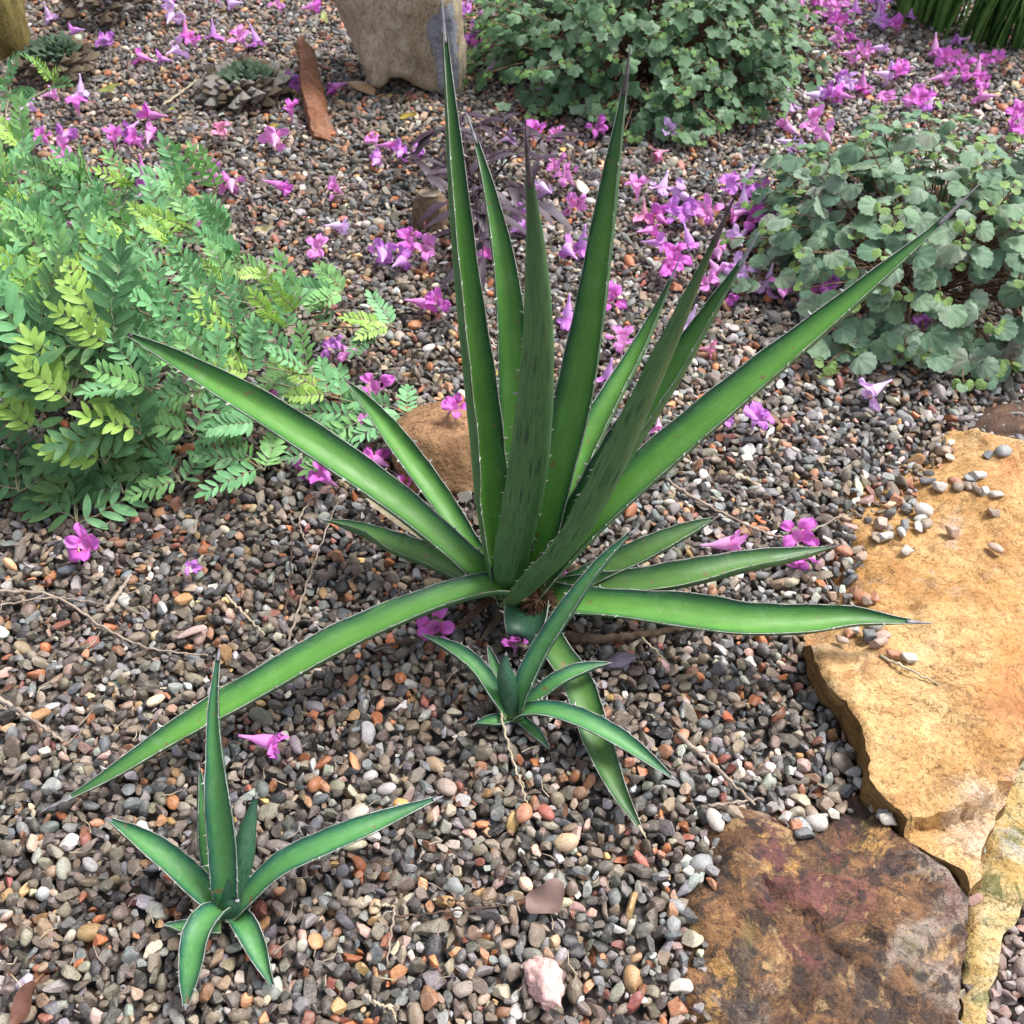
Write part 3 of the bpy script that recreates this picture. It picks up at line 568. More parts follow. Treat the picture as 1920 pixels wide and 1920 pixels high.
# ------------------------------------------------------------------ agaves
US = np.array([-1, -.972, -.85, -.7, -.5, -.3, -.1, .1, .3, .5, .7, .85, .972, 1.0])
FOLDK = 1.38
def agave_leaf(parent, pts, wid, axis, mats, fold=(.55, 1.0), thick=.007, twist=0., spine=.10, teeth=.026, prof=None, tooth=.0048, seed=0, n=60, kind='z', spine_mat='spine', wave=.0, upw=1.0):
    rg = random.Random(seed)
    P3 = [tuple((onz if kind == 'z' else ony)(*q)) for q in pts]
    S = catmull(P3, 240); dl = np.r_[0, np.cumsum(np.linalg.norm(np.diff(S, axis=0), axis=1))]; Lt = dl[-1]
    full = np.array([[np.interp(s, dl, S[:, k]) for k in range(3)] for s in np.linspace(0, Lt, 200)])
    spine *= .7; vend = 1-spine; vs = np.linspace(0, vend, n); Cn = np.array([[np.interp(v*Lt, dl, S[:, k]) for k in range(3)] for v in vs])
    T = np.gradient(Cn, axis=0); T /= np.linalg.norm(T, axis=1)[:, None]
    if kind == 'y': prof = prof or [(0, 1.02), (.12, .98), (.30, 1.0), (.45, .93), (.62, .72), (.78, .48), (.91, .25), (1, .07)]
    prof = prof or [(0, .98), (.1, .86), (.28, .92), (.48, 1.0), (.68, .86), (.84, .54), (.94, .27), (1, .06)]
    pv = [p[0]*vend for p in prof]; pw = [p[1] for p in prof]
    W = np.interp(vs, pv, pw)*wid; W = np.convolve(np.pad(W, 3, 'edge'), np.ones(7)/7, 'valid')
    A = np.array(axis)
    V, UV, Fc, MI = [], [], [], []; m = len(US); edges = []; prevn = None
    for i, v in enumerate(vs):
        inw = np.array([A[0]-Cn[i][0], A[1]-Cn[i][1], 0]); ln = np.linalg.norm(inw)
        gl = np.array([A[0]-Cn[-1][0], A[1]-Cn[-1][1], 0]); gl /= np.linalg.norm(gl)+1e-9; inw = gl if ln < .05 else .5*gl+.5*inw/ln
        nrm = np.array([0, 0, upw]) + inw; nrm -= T[i]*(nrm @ T[i]); nrm /= np.linalg.norm(nrm)
        if prevn is not None: nrm = .8*prevn+.2*nrm; nrm -= T[i]*(nrm @ T[i]); nrm /= np.linalg.norm(nrm)
        prevn = nrm
        tw = twist*(v**1.2) if not isinstance(twist, tuple) else twist[0]+(twist[1]-twist[0])*v
        b = np.cross(T[i], nrm); nr = nrm*math.cos(tw)+b*math.sin(tw); b = np.cross(T[i], nr)
        al = min(1.5, (fold[0]+(fold[1]-fold[0])*(v/vend)**1.6)*(FOLDK if v > .12 else .75+(FOLDK-.75)*v/.12)); rr = (W[i]/2)/math.sin(min(al, 1.5)); th = thick*(1.25-.95*v/vend)*min(1, W[i]/(wid*.4))
        wv = (wave+.016)*math.sin(v*19+seed)*W[i]; top, bot = [], []
        for u in US:
            uu = u*(1+.02*math.sin(v*57+seed*2+u)); loc = nr*math.cos(al*uu)-b*math.sin(al*uu)
            p = Cn[i] + b*(rr*math.sin(al*uu)) + nr*(rr*(1-math.cos(al*uu))) + nr*(wv*u*abs(u))
            top.append(p); bot.append(p - loc*(.0009+th*(1-u*u)**.8))
        edges.append((top[0], top[-1], b, T[i], nr)); V += top+bot; UV += [((u+1)/2, v) for u in US]*2
    for i in range(n-1):
        o = i*2*m; q = (i+1)*2*m
        for k in range(m-1):
            Fc.append((o+k, o+k+1, q+k+1, q+k)); MI.append(2 if k in (0, m-2) else 0)
            Fc.append((o+m+k+1, o+m+k, q+m+k, q+m+k+1)); MI.append(1)
        Fc.append((o, q, q+m, o+m)); Fc.append((o+m-1, o+2*m-1, q+2*m-1, q+m-1)); MI += [2, 2]
    Fc.append(tuple(range(m))+tuple(range(2*m-1, m-1, -1))); MI.append(1)
    o = (n-1)*2*m; Fc.append(tuple(o+k for k in range(m))[::-1]+tuple(o+k for k in range(m, 2*m))); MI.append(1)
    lf = link('leaf', mesh('agave_leaf', V, Fc, True, UV, MI), [M[k] for k in mats]+[M['margin']], parent)
    sp = np.array([[np.interp(v*Lt, dl, S[:, k]) for k in range(3)] for v in np.linspace(vend-.012, 1, 14)])
    r0 = max(W[-1]*.52, .0014); rad = r0*np.linspace(1, 0, 14)**.8+.0003
    v_, f_ = tube(sp, rad, 8); link('spine', mesh('agave_spine', v_, f_), M[spine_mat], lf)
    if teeth:
        mb = MB(); s = teeth*.7
        while s < vend*Lt*.93:
            for sd in (0, 1):
                i = int(np.clip((s+rg.uniform(-.4, .4)*teeth)/(vend*Lt)*(n-1), 1, n-2)); e0, e1, b, t, nr = edges[i]
                p = e0 if sd == 0 else e1; out = (-b if sd == 0 else b)*.75 + nr*.5; out /= np.linalg.norm(out)
                h = tooth*rg.choice([.5, .7, .9, 1.1, 1.5])*rg.uniform(.8, 1.2); a = p-t*h*.42; c = p+t*h*.42; tip = p+out*h+t*h*rg.uniform(-.5, .35); k = nr*h*.14
                mb.add([a-out*.0006, c-out*.0006, p+k*1.6, p-k*1.6, tip], [(0, 2, 4), (2, 1, 4), (1, 3, 4), (3, 0, 4)])
            s += teeth*rg.uniform(.5, 1.7)
        if mb.v: t_ = link('teeth', mb.me('agave_teeth', False), M['margin'], lf); t_['kind'] = 'stuff'
    return lf
def parent_keep(root):                             # parts are built in world space: move them under the root's frame
    inv = Matrix.Translation(root.location).inverted()
    for c in root.children: c.matrix_parent_inverse = inv

A0 = (.012, .858); big = thing('agave', 'big green agave with long sword leaves, white margins and grey spines', 'agave', (A0[0], A0[1], 0))
AM = ('ag_top', 'ag_back'); LM = ('low_top', 'ag_back')
def bl(pts, w, **k): return agave_leaf(big, pts, w, A0, k.pop('mats', AM), seed=len(big.children)+1, **k)
bl([(985, 1118, .035), (940, 1100, .075), (880, 1108, .095), (780, 1142, .10), (640, 1205, .09), (480, 1295, .07), (330, 1380, .05), (190, 1465, .035), (72, 1525, .018)], .049, fold=(.6, .95), spine=.07, twist=(.15, .1))
bl([(940, 1095, .035), (890, 1065, .075), (760, 955, .13), (640, 868, .175), (500, 775, .215), (400, 716, .235), (300, 658, .25), (196, 605, .26)], .048, fold=(.65, 1.2), twist=-.55, spine=.09, spine_mat='spine_dk', thick=.009)
bl([(930, 1075, .03), (890, 1040, .05), (830, 948, .09), (765, 858, .12), (700, 772, .14), (643, 706, .15)], .036, fold=(.7, 1.2), spine=.06, spine_mat='spine_dk', twist=-.3)
bl([(930, 1100, .03), (890, 1085, .05), (800, 1048, .062), (740, 1026, .066), (690, 1003, .062), (640, 984, .056), (596, 972, .05)], .040, fold=(.7, 1.1), spine=.08, mats=LM, twist=.35)
bl([(950, 1110, .858), (932, 1050, .862), (907, 890, .875), (884, 700, .89), (863, 500, .91), (848, 300, .935), (836, 120, .96), (828, -5, .98)], .046, fold=(1.0, 1.4), kind='y', spine=.055, twist=.25, thick=.006)
bl([(955, 1060, .885), (940, 960, .91), (926, 860, .95), (908, 730, 1.0), (893, 640, 1.03)], .040, fold=(.9, 1.4), kind='y', spine=.07, twist=.6)
bl([(965, 1090, .868), (963, 1000, .885), (966, 850, .93), (961, 700, .97), (945, 520, 1.01), (918, 370, 1.05), (893, 270, 1.08), (873, 208, 1.10)], .050, fold=(.55, 1.3), kind='y', spine=.07, twist=.25)
bl([(948, 1112, .85), (960, 1050, .832), (985, 930, .81), (1002, 800, .785), (1010, 650, .76), (1006, 500, .74), (998, 390, .725), (989, 300, .713), (984, 222, .705)], .047, fold=(.6, 1.2), kind='y', spine=.10, spine_mat='spine_dk', thick=.009)
bl([(985, 1095, .862), (1005, 1030, .875), (1045, 890, .91), (1082, 750, .95), (1111, 600, .985), (1136, 430, 1.02), (1160, 260, 1.05), (1172, 170, 1.07), (1181, 85, 1.085)], .056, fold=(.5, 1.25), kind='y', spine=.085, spine_mat='spine_dk', twist=-.25)
bl([(1030, 1030, .89), (1060, 940, .93), (1100, 840, 1.0), (1150, 745, 1.06), (1195, 665, 1.11), (1235, 580, 1.15), (1276, 480, 1.18)], .040, fold=(.8, 1.3), kind='y', spine=.10, twist=-.4)
bl([(965, 1118, .845), (1010, 1078, .825), (1075, 1015, .80), (1142, 905, .78), (1197, 785, .77), (1256, 650, .76), (1306, 535, .75), (1350, 430, .74), (1384, 355, .735)], .056, fold=(.75, 1.3), kind='y', spine=.10, spine_mat='spine_dk', thick=.010, twist=.15)
bl([(1040, 1040, .865), (1110, 945, .88), (1190, 815, .90), (1266, 700, .915), (1330, 592, .93), (1386, 500, .94), (1423, 436, .95)], .050, fold=(.85, 1.4), kind='y', spine=.10, twist=.25)
bl([(1000, 1100, .856), (1045, 1050, .865), (1150, 943, .89), (1285, 825, .93), (1420, 712, .97), (1560, 597, 1.01), (1680, 493, 1.045), (1760, 422, 1.07), (1836, 345, 1.09)], .056, fold=(.6, 1.3), kind='y', spine=.10, twist=.15)
bl([(1040, 1110, .03), (1090, 1090, .05), (1180, 1050, .07), (1265, 1010, .085), (1352, 966, .095)], .040, fold=(.55, 1.1), spine=.06, spine_mat='spine_dk', mats=LM)
bl([(1030, 1115, .03), (1085, 1107, .05), (1200, 1096, .07), (1300, 1082, .085), (1400, 1062, .09), (1500, 1043, .09), (1582, 1020, .085)], .044, fold=(.7, 1.2), spine=.07, spine_mat='spine_dk', mats=LM, twist=-.2)
bl([(1015, 1120, .03), (1060, 1128, .055), (1180, 1140, .078), (1300, 1154, .09), (1400, 1168, .095), (1500, 1170, .095), (1600, 1162, .095), (1680, 1165, .09), (1750, 1169, .085)], .050, fold=(.6, 1.2), spine=.08, twist=.45, wave=.03)
bl([(1000, 1140, .02), (1038, 1213, .034), (1085, 1290, .032), (1125, 1400, .028), (1163, 1490, .024), (1212, 1572, .015)], .040, fold=(.5, 1.0), spine=.05, mats=LM, spine_mat='straw', twist=.15)
# cut leaf stump at the front of the heart
agave_leaf(big, [(992, 1135, .03), (989, 1158, .046), (987, 1186, .046), (985, 1207, .034)], .060, A0, ('pup_back', 'pup_back'), fold=(.8, .9), spine=.02, prof=[(0, .9), (.6, 1), (.9, .75), (1, .45)], teeth=.012, seed=40, n=20, thick=.012, spine_mat='straw')['label'] = 'short cut grey green leaf stump'
mb = MB()                                           # heart under the leaves and dry brown fibre tuft at its foot
ctr = onz(985, 1105, 0)
pr = [(.045, -.02), (.05, .01), (.046, .03), (.036, .05), (.015, .062)]; n_ = 20
hv = [(ctr.x+r*math.cos(6.2832*k/n_), ctr.y+r*math.sin(6.2832*k/n_), z) for r, z in pr for k in range(n_)]
hf = [(j*n_+k, j*n_+(k+1) % n_, (j+1)*n_+(k+1) % n_, (j+1)*n_+k) for j in range(len(pr)-1) for k in range(n_)]+[tuple(range(4*n_, 5*n_))]
link('heart', mesh('agave_heart', hv, hf), M['ag_back'], big)
tc = onz(1014, 1126, .045)
for k in range(260):
    a = random.uniform(0, 6.28); e = random.uniform(.05, 1.2); d = Vector((math.cos(a)*math.cos(e), math.sin(a)*math.cos(e)-.25, math.sin(e)*.8)); q = random.uniform(.022, .036)
    v_, f_ = tube([tc + d*.004, tc+d*q*.6, tc+d*q+Vector((0, 0, -.006))], [.0011, .0009, .0003], 4, False); mb.add(v_, f_)
t_ = link('dry_tuft', mb.me('dry_tuft'), M['dry'], big); t_['label'] = 'dry dark brown fibre tuft at the heart'
rg_ = random.Random(6)
for (a, b) in [((960, 1120), (850, 1182)), ((930, 1105), (800, 1120)), ((1010, 1140), (1090, 1195)), ((950, 1130), (900, 1205)), ((1040, 1120), (1110, 1150)), ((900, 1075), (810, 1010)), ((1000, 1135), (1010, 1215))]:
    p_a, p_b = ong(*a, .012), ong(*b, .002); C_ = catmull([p_a, p_a.lerp(p_b, .5)+Vector((rg_.uniform(-.01, .01), rg_.uniform(-.01, .01), .006)), p_b], 12); V_, UV_ = [], []
    sd_ = Vector((-(p_b-p_a).y, (p_b-p_a).x, 0)).normalized()
    for i_, c_ in enumerate(C_):
        t_ = i_/11; w_ = .011*(1-t_*.85)
        for u_ in (-1, -.3, .4, 1): V_.append(Vector(c_)+sd_*(u_*w_)+Vector((0, 0, .35*w_*abs(u_)+.002*math.sin(t_*9+u_*4)))); UV_.append((u_*.5+.5, t_))
    link('dry_leaf', mesh('dry_leaf_base', V_, [(i_*4+k_, (i_+1)*4+k_, (i_+1)*4+k_+1, i_*4+k_+1) for i_ in range(11) for k_ in range(3)], True, UV_), M['dry' if rg_.random() < .6 else 'bark'], big)
parent_keep(big)

PM = ('pup_top', 'pup_back')
Aa = tuple(onz(968, 1335, 0)[:2]); pa = thing('agave', 'small agave offset under the cut leaf of the big agave', 'agave', (Aa[0], Aa[1], 0), 'young agaves')
def pl_(root, ax, pts, w, **k):
    k.setdefault('teeth', .013); k.setdefault('tooth', .0032); k.setdefault('thick', .004); k.setdefault('n', 40); k.setdefault('fold', (.7, 1.2)); k.setdefault('spine', .05)
    return agave_leaf(root, pts, w*.84, ax, k.pop('mats', PM), seed=len(root.children)+20, **k)
q = lambda *a, **k: pl_(pa, Aa, *a, **k)
q([(968, 1335, .02), (982, 1290, .06), (1015, 1222, .10), (1070, 1140, .15), (1122, 1068, .19), (1166, 1018, .215), (1196, 988, .23)], .033, prof=[(0, .9), (.3, 1), (.6, .85), (.85, .5), (1, .1)], twist=-.5, upw=1)
q([(955, 1338, .018), (930, 1305, .04), (900, 1263, .055), (860, 1228, .065), (788, 1188, .07)], .030, twist=.4)
pl_(pa, (Aa[0]+.05, Aa[1]+.4), [(960, 1342, .015), (955, 1312, .04), (946, 1268, .075), (949, 1222, .10)], .034, prof=[(0, .8), (.3, 1), (.65, .75), (1, .1)], fold=(.8, 1.3), upw=0, twist=.1)
q([(975, 1335, .015), (1005, 1308, .035), (1055, 1274, .055), (1110, 1252, .06), (1148, 1242, .06)], .028, twist=-.3)
q([(970, 1340, .015), (990, 1332, .04), (1035, 1333, .055), (1100, 1355, .06), (1180, 1400, .05), (1272, 1466, .035)], .033, fold=(.5, 1.1))
q([(955, 1345, .012), (930, 1352, .022), (888, 1358, .018)], .020, n=20)
q([(975, 1348, .012), (1000, 1372, .020), (1030, 1404, .014)], .017, n=20)
q([(955, 1330, .018), (932, 1270, .035), (914, 1208, .045)], .019, n=24)
parent_keep(pa)
Ab = tuple(onz(428, 1700, 0)[:2]); pb = thing('agave', 'small young agave on open gravel beside a long drooping leaf', 'agave', (Ab[0], Ab[1], 0), 'young agaves')
q = lambda *a, **k: pl_(pb, Ab, *a, **k)
q([(428, 1705, .015), (424, 1670, .045), (420, 1580, .10), (408, 1450, .17), (402, 1330, .22), (411, 1212, .26)], .038, prof=[(0, .85), (.35, 1), (.52, .85), (.62, .58), (.8, .36), (1, .1)], fold=(.6, 1.3), upw=1)
q([(418, 1700, .015), (385, 1675, .035), (335, 1630, .06), (280, 1588, .075), (198, 1533, .085)], .036, prof=[(0, .8), (.3, 1), (.6, .9), (.85, .5), (1, .1)], twist=.3)
q([(410, 1690, .015), (390, 1620, .05), (379, 1530, .10), (373, 1432, .14)], .018, twist=.9)
pl_(pb, (Ab[0]-.05, Ab[1]+.4), [(432, 1712, .012), (442, 1672, .04), (458, 1612, .075), (470, 1545, .105), (482, 1485, .13)], .036, prof=[(0, .85), (.3, 1), (.65, .7), (1, .1)], fold=(.8, 1.3), upw=0, twist=.15)
q([(435, 1705, .015), (465, 1680, .04), (530, 1622, .07), (620, 1580, .085), (720, 1540, .085), (832, 1492, .08)], .036, fold=(.5, 1.1))
q([(425, 1708, .015), (402, 1712, .04), (374, 1750, .05), (360, 1810, .04), (347, 1895, .022)], .038, prof=[(0, .6), (.3, 1), (.6, .85), (.85, .5), (1, .1)], fold=(.7, 1.2))
q([(440, 1715, .012), (458, 1735, .022), (483, 1780, .020), (514, 1855, .012)], .031, prof=[(0, .8), (.3, 1), (.6, .8), (1, .1)])
q([(415, 1738, .010), (360, 1742, .016), (306, 1734, .012)], .020, n=20)
pl_(pb, (Ab[0], Ab[1]+.4), [(434, 1722, .008), (437, 1712, .020), (441, 1700, .032), (446, 1686, .042)], .032, n=20, fold=(.8, 1.1), upw=0)
parent_keep(pb)

# ------------------------------------------------------------------ foliage pieces
def blade_leaf(Lf, Wf, nseg=6, fold=.25, droop=.15, tipp=1.0, shape='ell', rows=None):
    """leaf along +X, midrib fold, drooping tip"""
    V, UV, Fc = [], [], []
    for i in range(nseg+1):
        t = i/nseg
        if shape == 'ell': wd = math.sin(math.pi*min(1, t*.95+.025))**.62
        else: wd = (1-t)**.6*min(1, t*6+.15)
        z = -droop*Lf*t*t
        for u in (-1, 0, 1): V.append((Lf*t, u*wd*Wf/2, z + fold*abs(u)*wd*Wf/2)); UV.append(((u+1)/2, t))
    for i in range(nseg):
        for k in range(2): Fc.append((i*3+k, (i+1)*3+k, (i+1)*3+k+1, i*3+k+1))
    return V, Fc, UV
def round_leaf(Rr, rg, scal=13, cup=.12, lob=0.0, notch=.35):
    """round scalloped leaf, petiole end at the origin, blade towards +X"""
    V = [(Rr*.30, 0, 0)]; UV = [(.5, .5)]; Fc = []; n = scal*4; ph = rg.uniform(0, 6)
    for ring, fr in ((1, .38), (2, .72), (3, 1.0)):
        for k in range(n):
            a = 2*math.pi*k/n; c = math.cos(a)
            r = Rr*fr*(1 - notch*max(0, -c)**6 + .06*c)
            if ring == 3: r *= 1 + .11*abs(math.sin(a*scal/2))
            if lob and ring >= 2: r *= 1 + lob*math.cos(5*a)*(fr-.2)
            z = -cup*Rr*fr*fr + .10*Rr*fr*fr*math.sin(2*a+ph) + .03*Rr*fr*math.cos(7*a+ph)
            V.append((Rr*.82 + r*math.cos(a)*.95 - Rr*.52*(1-fr), r*math.sin(a), z)); UV.append((.5+.5*fr*math.sin(a), .5+.5*fr*c))
    for k in range(n):
        k2 = (k+1) % n; Fc.append((0, 1+k, 1+k2))
        for j in range(2): o = 1+j*n; Fc.append((o+k, o+n+k, o+n+k2, o+k2))
    return V, Fc, UV
def frame(loc, d, up, s=1.0, roll=0.0):
    x = Vector(d).normalized(); z = Vector(up) - x*Vector(up).dot(x)
    if z.length < 1e-4: z = Vector((0, .3, 1)) - x*x.dot(Vector((0, .3, 1)))
    z.normalize(); y = z.cross(x); z = Matrix.Rotation(roll, 3, x) @ z; y = z.cross(x)
    m = Matrix((x, y, z)).transposed().to_4x4(); m = Matrix.Translation(loc) @ m @ Matrix.Scale(s, 4); return m
def put(name, me, mtx, mat, parent):
    o = link(name, me, mat, parent); o.matrix_world = mtx; pm = Matrix.Translation(parent.location) if parent.type == 'EMPTY' else parent.matrix_basis
    o.matrix_basis = mtx
    o.matrix_parent_inverse = Matrix.Translation(parent.location).inverted() if parent.type == 'EMPTY' else Matrix.Identity(4)
    return o

# ------------------------------------------------------------------ feathery pinnate shrub on the left
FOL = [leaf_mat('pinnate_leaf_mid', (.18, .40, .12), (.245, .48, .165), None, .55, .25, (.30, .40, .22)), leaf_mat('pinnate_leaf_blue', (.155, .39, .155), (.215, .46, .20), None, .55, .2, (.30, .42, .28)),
       leaf_mat('pinnate_leaf_lime', (.32, .54, .10), (.40, .60, .14), None, .5, .3, (.38, .5, .2)), leaf_mat('pinnate_leaf_deep_shade', (.05, .15, .055), (.095, .23, .085), (.14, .24, .07), .55, .2, (.22, .30, .14))]  # deep: dark green of the large fronds, also painted shade for inner ones
def frond_parts(rg, Lf, pairs, ll, lw):
    """local frond along +X: rachis points and a list of leaflet matrices"""
    P = [(Lf*t, .03*Lf*math.sin(t*3)*rg.uniform(-1, 1), -.16*Lf*t*t+.06*Lf*t) for t in np.linspace(0, 1, 8)]; C_ = catmull(P, 24); mats = []
    for i in range(pairs):
        t = .16+.80*i/(pairs-1); p = C_[int(t*23)]; sz = (.72+.45*math.sin(math.pi*(.15+.75*t)))*rg.uniform(.9, 1.1)
        for s in (-1, 1):
            a = s*rg.uniform(.85, 1.15)*(1-.25*t); d = Vector((math.cos(a), math.sin(a), rg.uniform(.05, .32)))
            mats.append((frame(Vector(p), d, Vector((rg.uniform(-.2, .2), rg.uniform(-.25, .25)-s*.25, 1)), sz), rg.randrange(3)))
    mats.append((frame(Vector(C_[-1]), Vector((1, rg.uniform(-.1, .1), -.05)), Vector((0, 0, 1)), 1.05), 0))
    return C_, mats
def pinnate_shrub():
    root = thing('pinnate_shrub', 'feathery bright green shrub with pinnate leaves spilling over the gravel', 'shrub', onz(90, 760, 0))
    rg = random.Random(3)
    tips = [(95, 150, .18), (15, 160, .2), (40, 275, .2), (15, 335, .22), (105, 345, .2), (150, 370, .2), (240, 350, .22), (165, 335, .24), (345, 355, .2), (398, 350, .18), (418, 430, .15), (495, 512, .10), (370, 530, .2), (545, 575, .2), (628, 545, .12), (715, 605, .09), (250, 455, .25), (100, 450, .28), (20, 480, .28), (180, 560, .28),
            (300, 590, .25), (430, 620, .2), (560, 690, .14), (665, 780, .05), (740, 765, .05), (640, 840, .045), (480, 865, .055), (400, 720, .18), (270, 720, .2), (160, 690, .22), (60, 640, .25), (60, 800, .15), (190, 850, .11), (330, 890, .05), (140, 960, .035), (30, 905, .07), (225, 905, .045), (470, 780, .1), (350, 800, .12), (520, 610, .18), (0, 720, .2), (0, 560, .28), (-60, 420, .25), (-60, 620, .25), (-70, 800, .15), (-50, 300, .2),
            (60, 385, .22), (200, 420, .22), (300, 430, .2), (130, 425, .24), (355, 430, .19), (20, 420, .24), (280, 520, .23), (60, 520, .27), (440, 480, .14), (-20, 380, .24), (210, 500, .25), (140, 500, .26), (460, 690, .15), (600, 730, .09), (250, 800, .14), (120, 740, .2), (330, 470, .22), (430, 540, .16), (90, 560, .28), (200, 640, .26), (380, 640, .2), (300, 680, .2)]
    roots = [onz(60, 760, 0), onz(170, 720, 0), onz(-20, 640, 0), onz(150, 600, 0), onz(60, 420, 0)]
    lme = [mesh('leaflet', *blade_leaf(1, .36, 6, .22, .12)[:2], True, blade_leaf(1, .36, 6, .22, .12)[2]), mesh('leaflet', *blade_leaf(1, .33, 6, .35, .2)[:2], True, blade_leaf(1, .36, 6)[2]), mesh('leaflet', *blade_leaf(1, .39, 6, .12, .05)[:2], True, blade_leaf(1, .39, 6)[2])]
    raw = [blade_leaf(1, .36, 6, .22, .12), blade_leaf(1, .33, 6, .35, .2), blade_leaf(1, .39, 6, .12, .05)]
    fronds = []
    for ti, (px, py, z) in enumerate(tips):
        tip = onz(px, py, z); rt = min(roots, key=lambda r: (r-tip).length+rg.uniform(0, .1)); rt = rt + Vector((rg.uniform(-.03, .03), rg.uniform(-.03, .03), 0))
        mid = rt.lerp(tip, .5); mid.z = max(z, .06)*rg.uniform(.75, .95)+.02; C_ = catmull([rt, rt.lerp(mid, .5)+Vector((0, 0, .04)), mid, tip-Vector((0, 0, .012)), tip], 30)
        v_, f_ = tube(C_, np.linspace(.0026, .0010, 30), 5); link('stem', mesh('stem', v_, f_), M['stem_gr'], root)
        big_ = py > 600 and px < 260; Lf = rg.uniform(.070, .092)*(1.35 if big_ else 1); young = rg.random() < .5
        dirT = Vector(C_[-1]-C_[-4]).normalized(); hor = Vector((dirT.x, dirT.y, 0)); hor = hor.normalized() if hor.length > .01 else Vector((1, 0, 0))
        nf = 5
        for k in range(nf):
            s = 1-.34*(k/(nf-1)) if k else 1.0; p = Vector(C_[int(s*29)]); a = (0 if k == 0 else (1 if k % 2 else -1)*rg.uniform(.7, 1.25)); d = Matrix.Rotation(a, 3, 'Z') @ hor
            d.z = (rg.uniform(.6, 2.0) if z > .13 else (rg.uniform(.1, .6) if z > .07 else rg.uniform(-.02, .15))) if k < 3 else rg.uniform(-.1, .5)
            mt = 2 if (young and k < 2 and z > .06) else (3 if ((k >= 3 and rg.random() < .7) or (big_ and rg.random() < .6)) else rg.choice([0, 0, 1, 1, 1]))  # inner fronds take the dark tone as shade between the fronds
            scl = (.72 if mt == 2 else 1)*rg.uniform(.85, 1.12)
            fronds.append((p, d, Vector((rg.uniform(-.3, .3), rg.uniform(-1.1, -.1), 1)), Lf*scl, mt, rg.randint(6, 9) if not big_ else rg.randint(5, 7), (.0205 if not big_ else .036)*scl))
    fronds.sort(key=lambda f: (f[0]-Vector((0, 0, CAM_H))).length); nsplit = 0
    for (p, d, up, Lf, mt, pairs, ll) in fronds:
        C_, ms = frond_parts(rg, Lf, pairs, ll, .4); W_ = frame(p, d, up)
        v_, f_ = tube(C_, np.linspace(.0010, .0005, len(C_)), 4)
        if nsplit + len(ms) <= 290:
            fo = put('compound_leaf', mesh('rachis', v_, f_), W_, M['stem_gr'], root)
            for m4, vi in ms:
                o = link('leaflet', lme[vi], FOL[mt], fo); o.matrix_basis = m4 @ Matrix.Scale(ll, 4)
            nsplit += len(ms)
        else:
            b = MB(); b.add(v_, f_, mi=1)
            for m4, vi in ms:
                m5 = m4 @ Matrix.Scale(ll, 4); b.add([m5 @ Vector(q) for q in raw[vi][0]], raw[vi][1], raw[vi][2])
            put('compound_leaf', b.me('compound_leaf'), W_, [FOL[mt], M['stem_gr']], root)
    parent_stem(root)
def parent_stem(root):
    inv = Matrix.Translation(root.location).inverted()
    for c in root.children: c.matrix_parent_inverse = inv
pinnate_shrub()

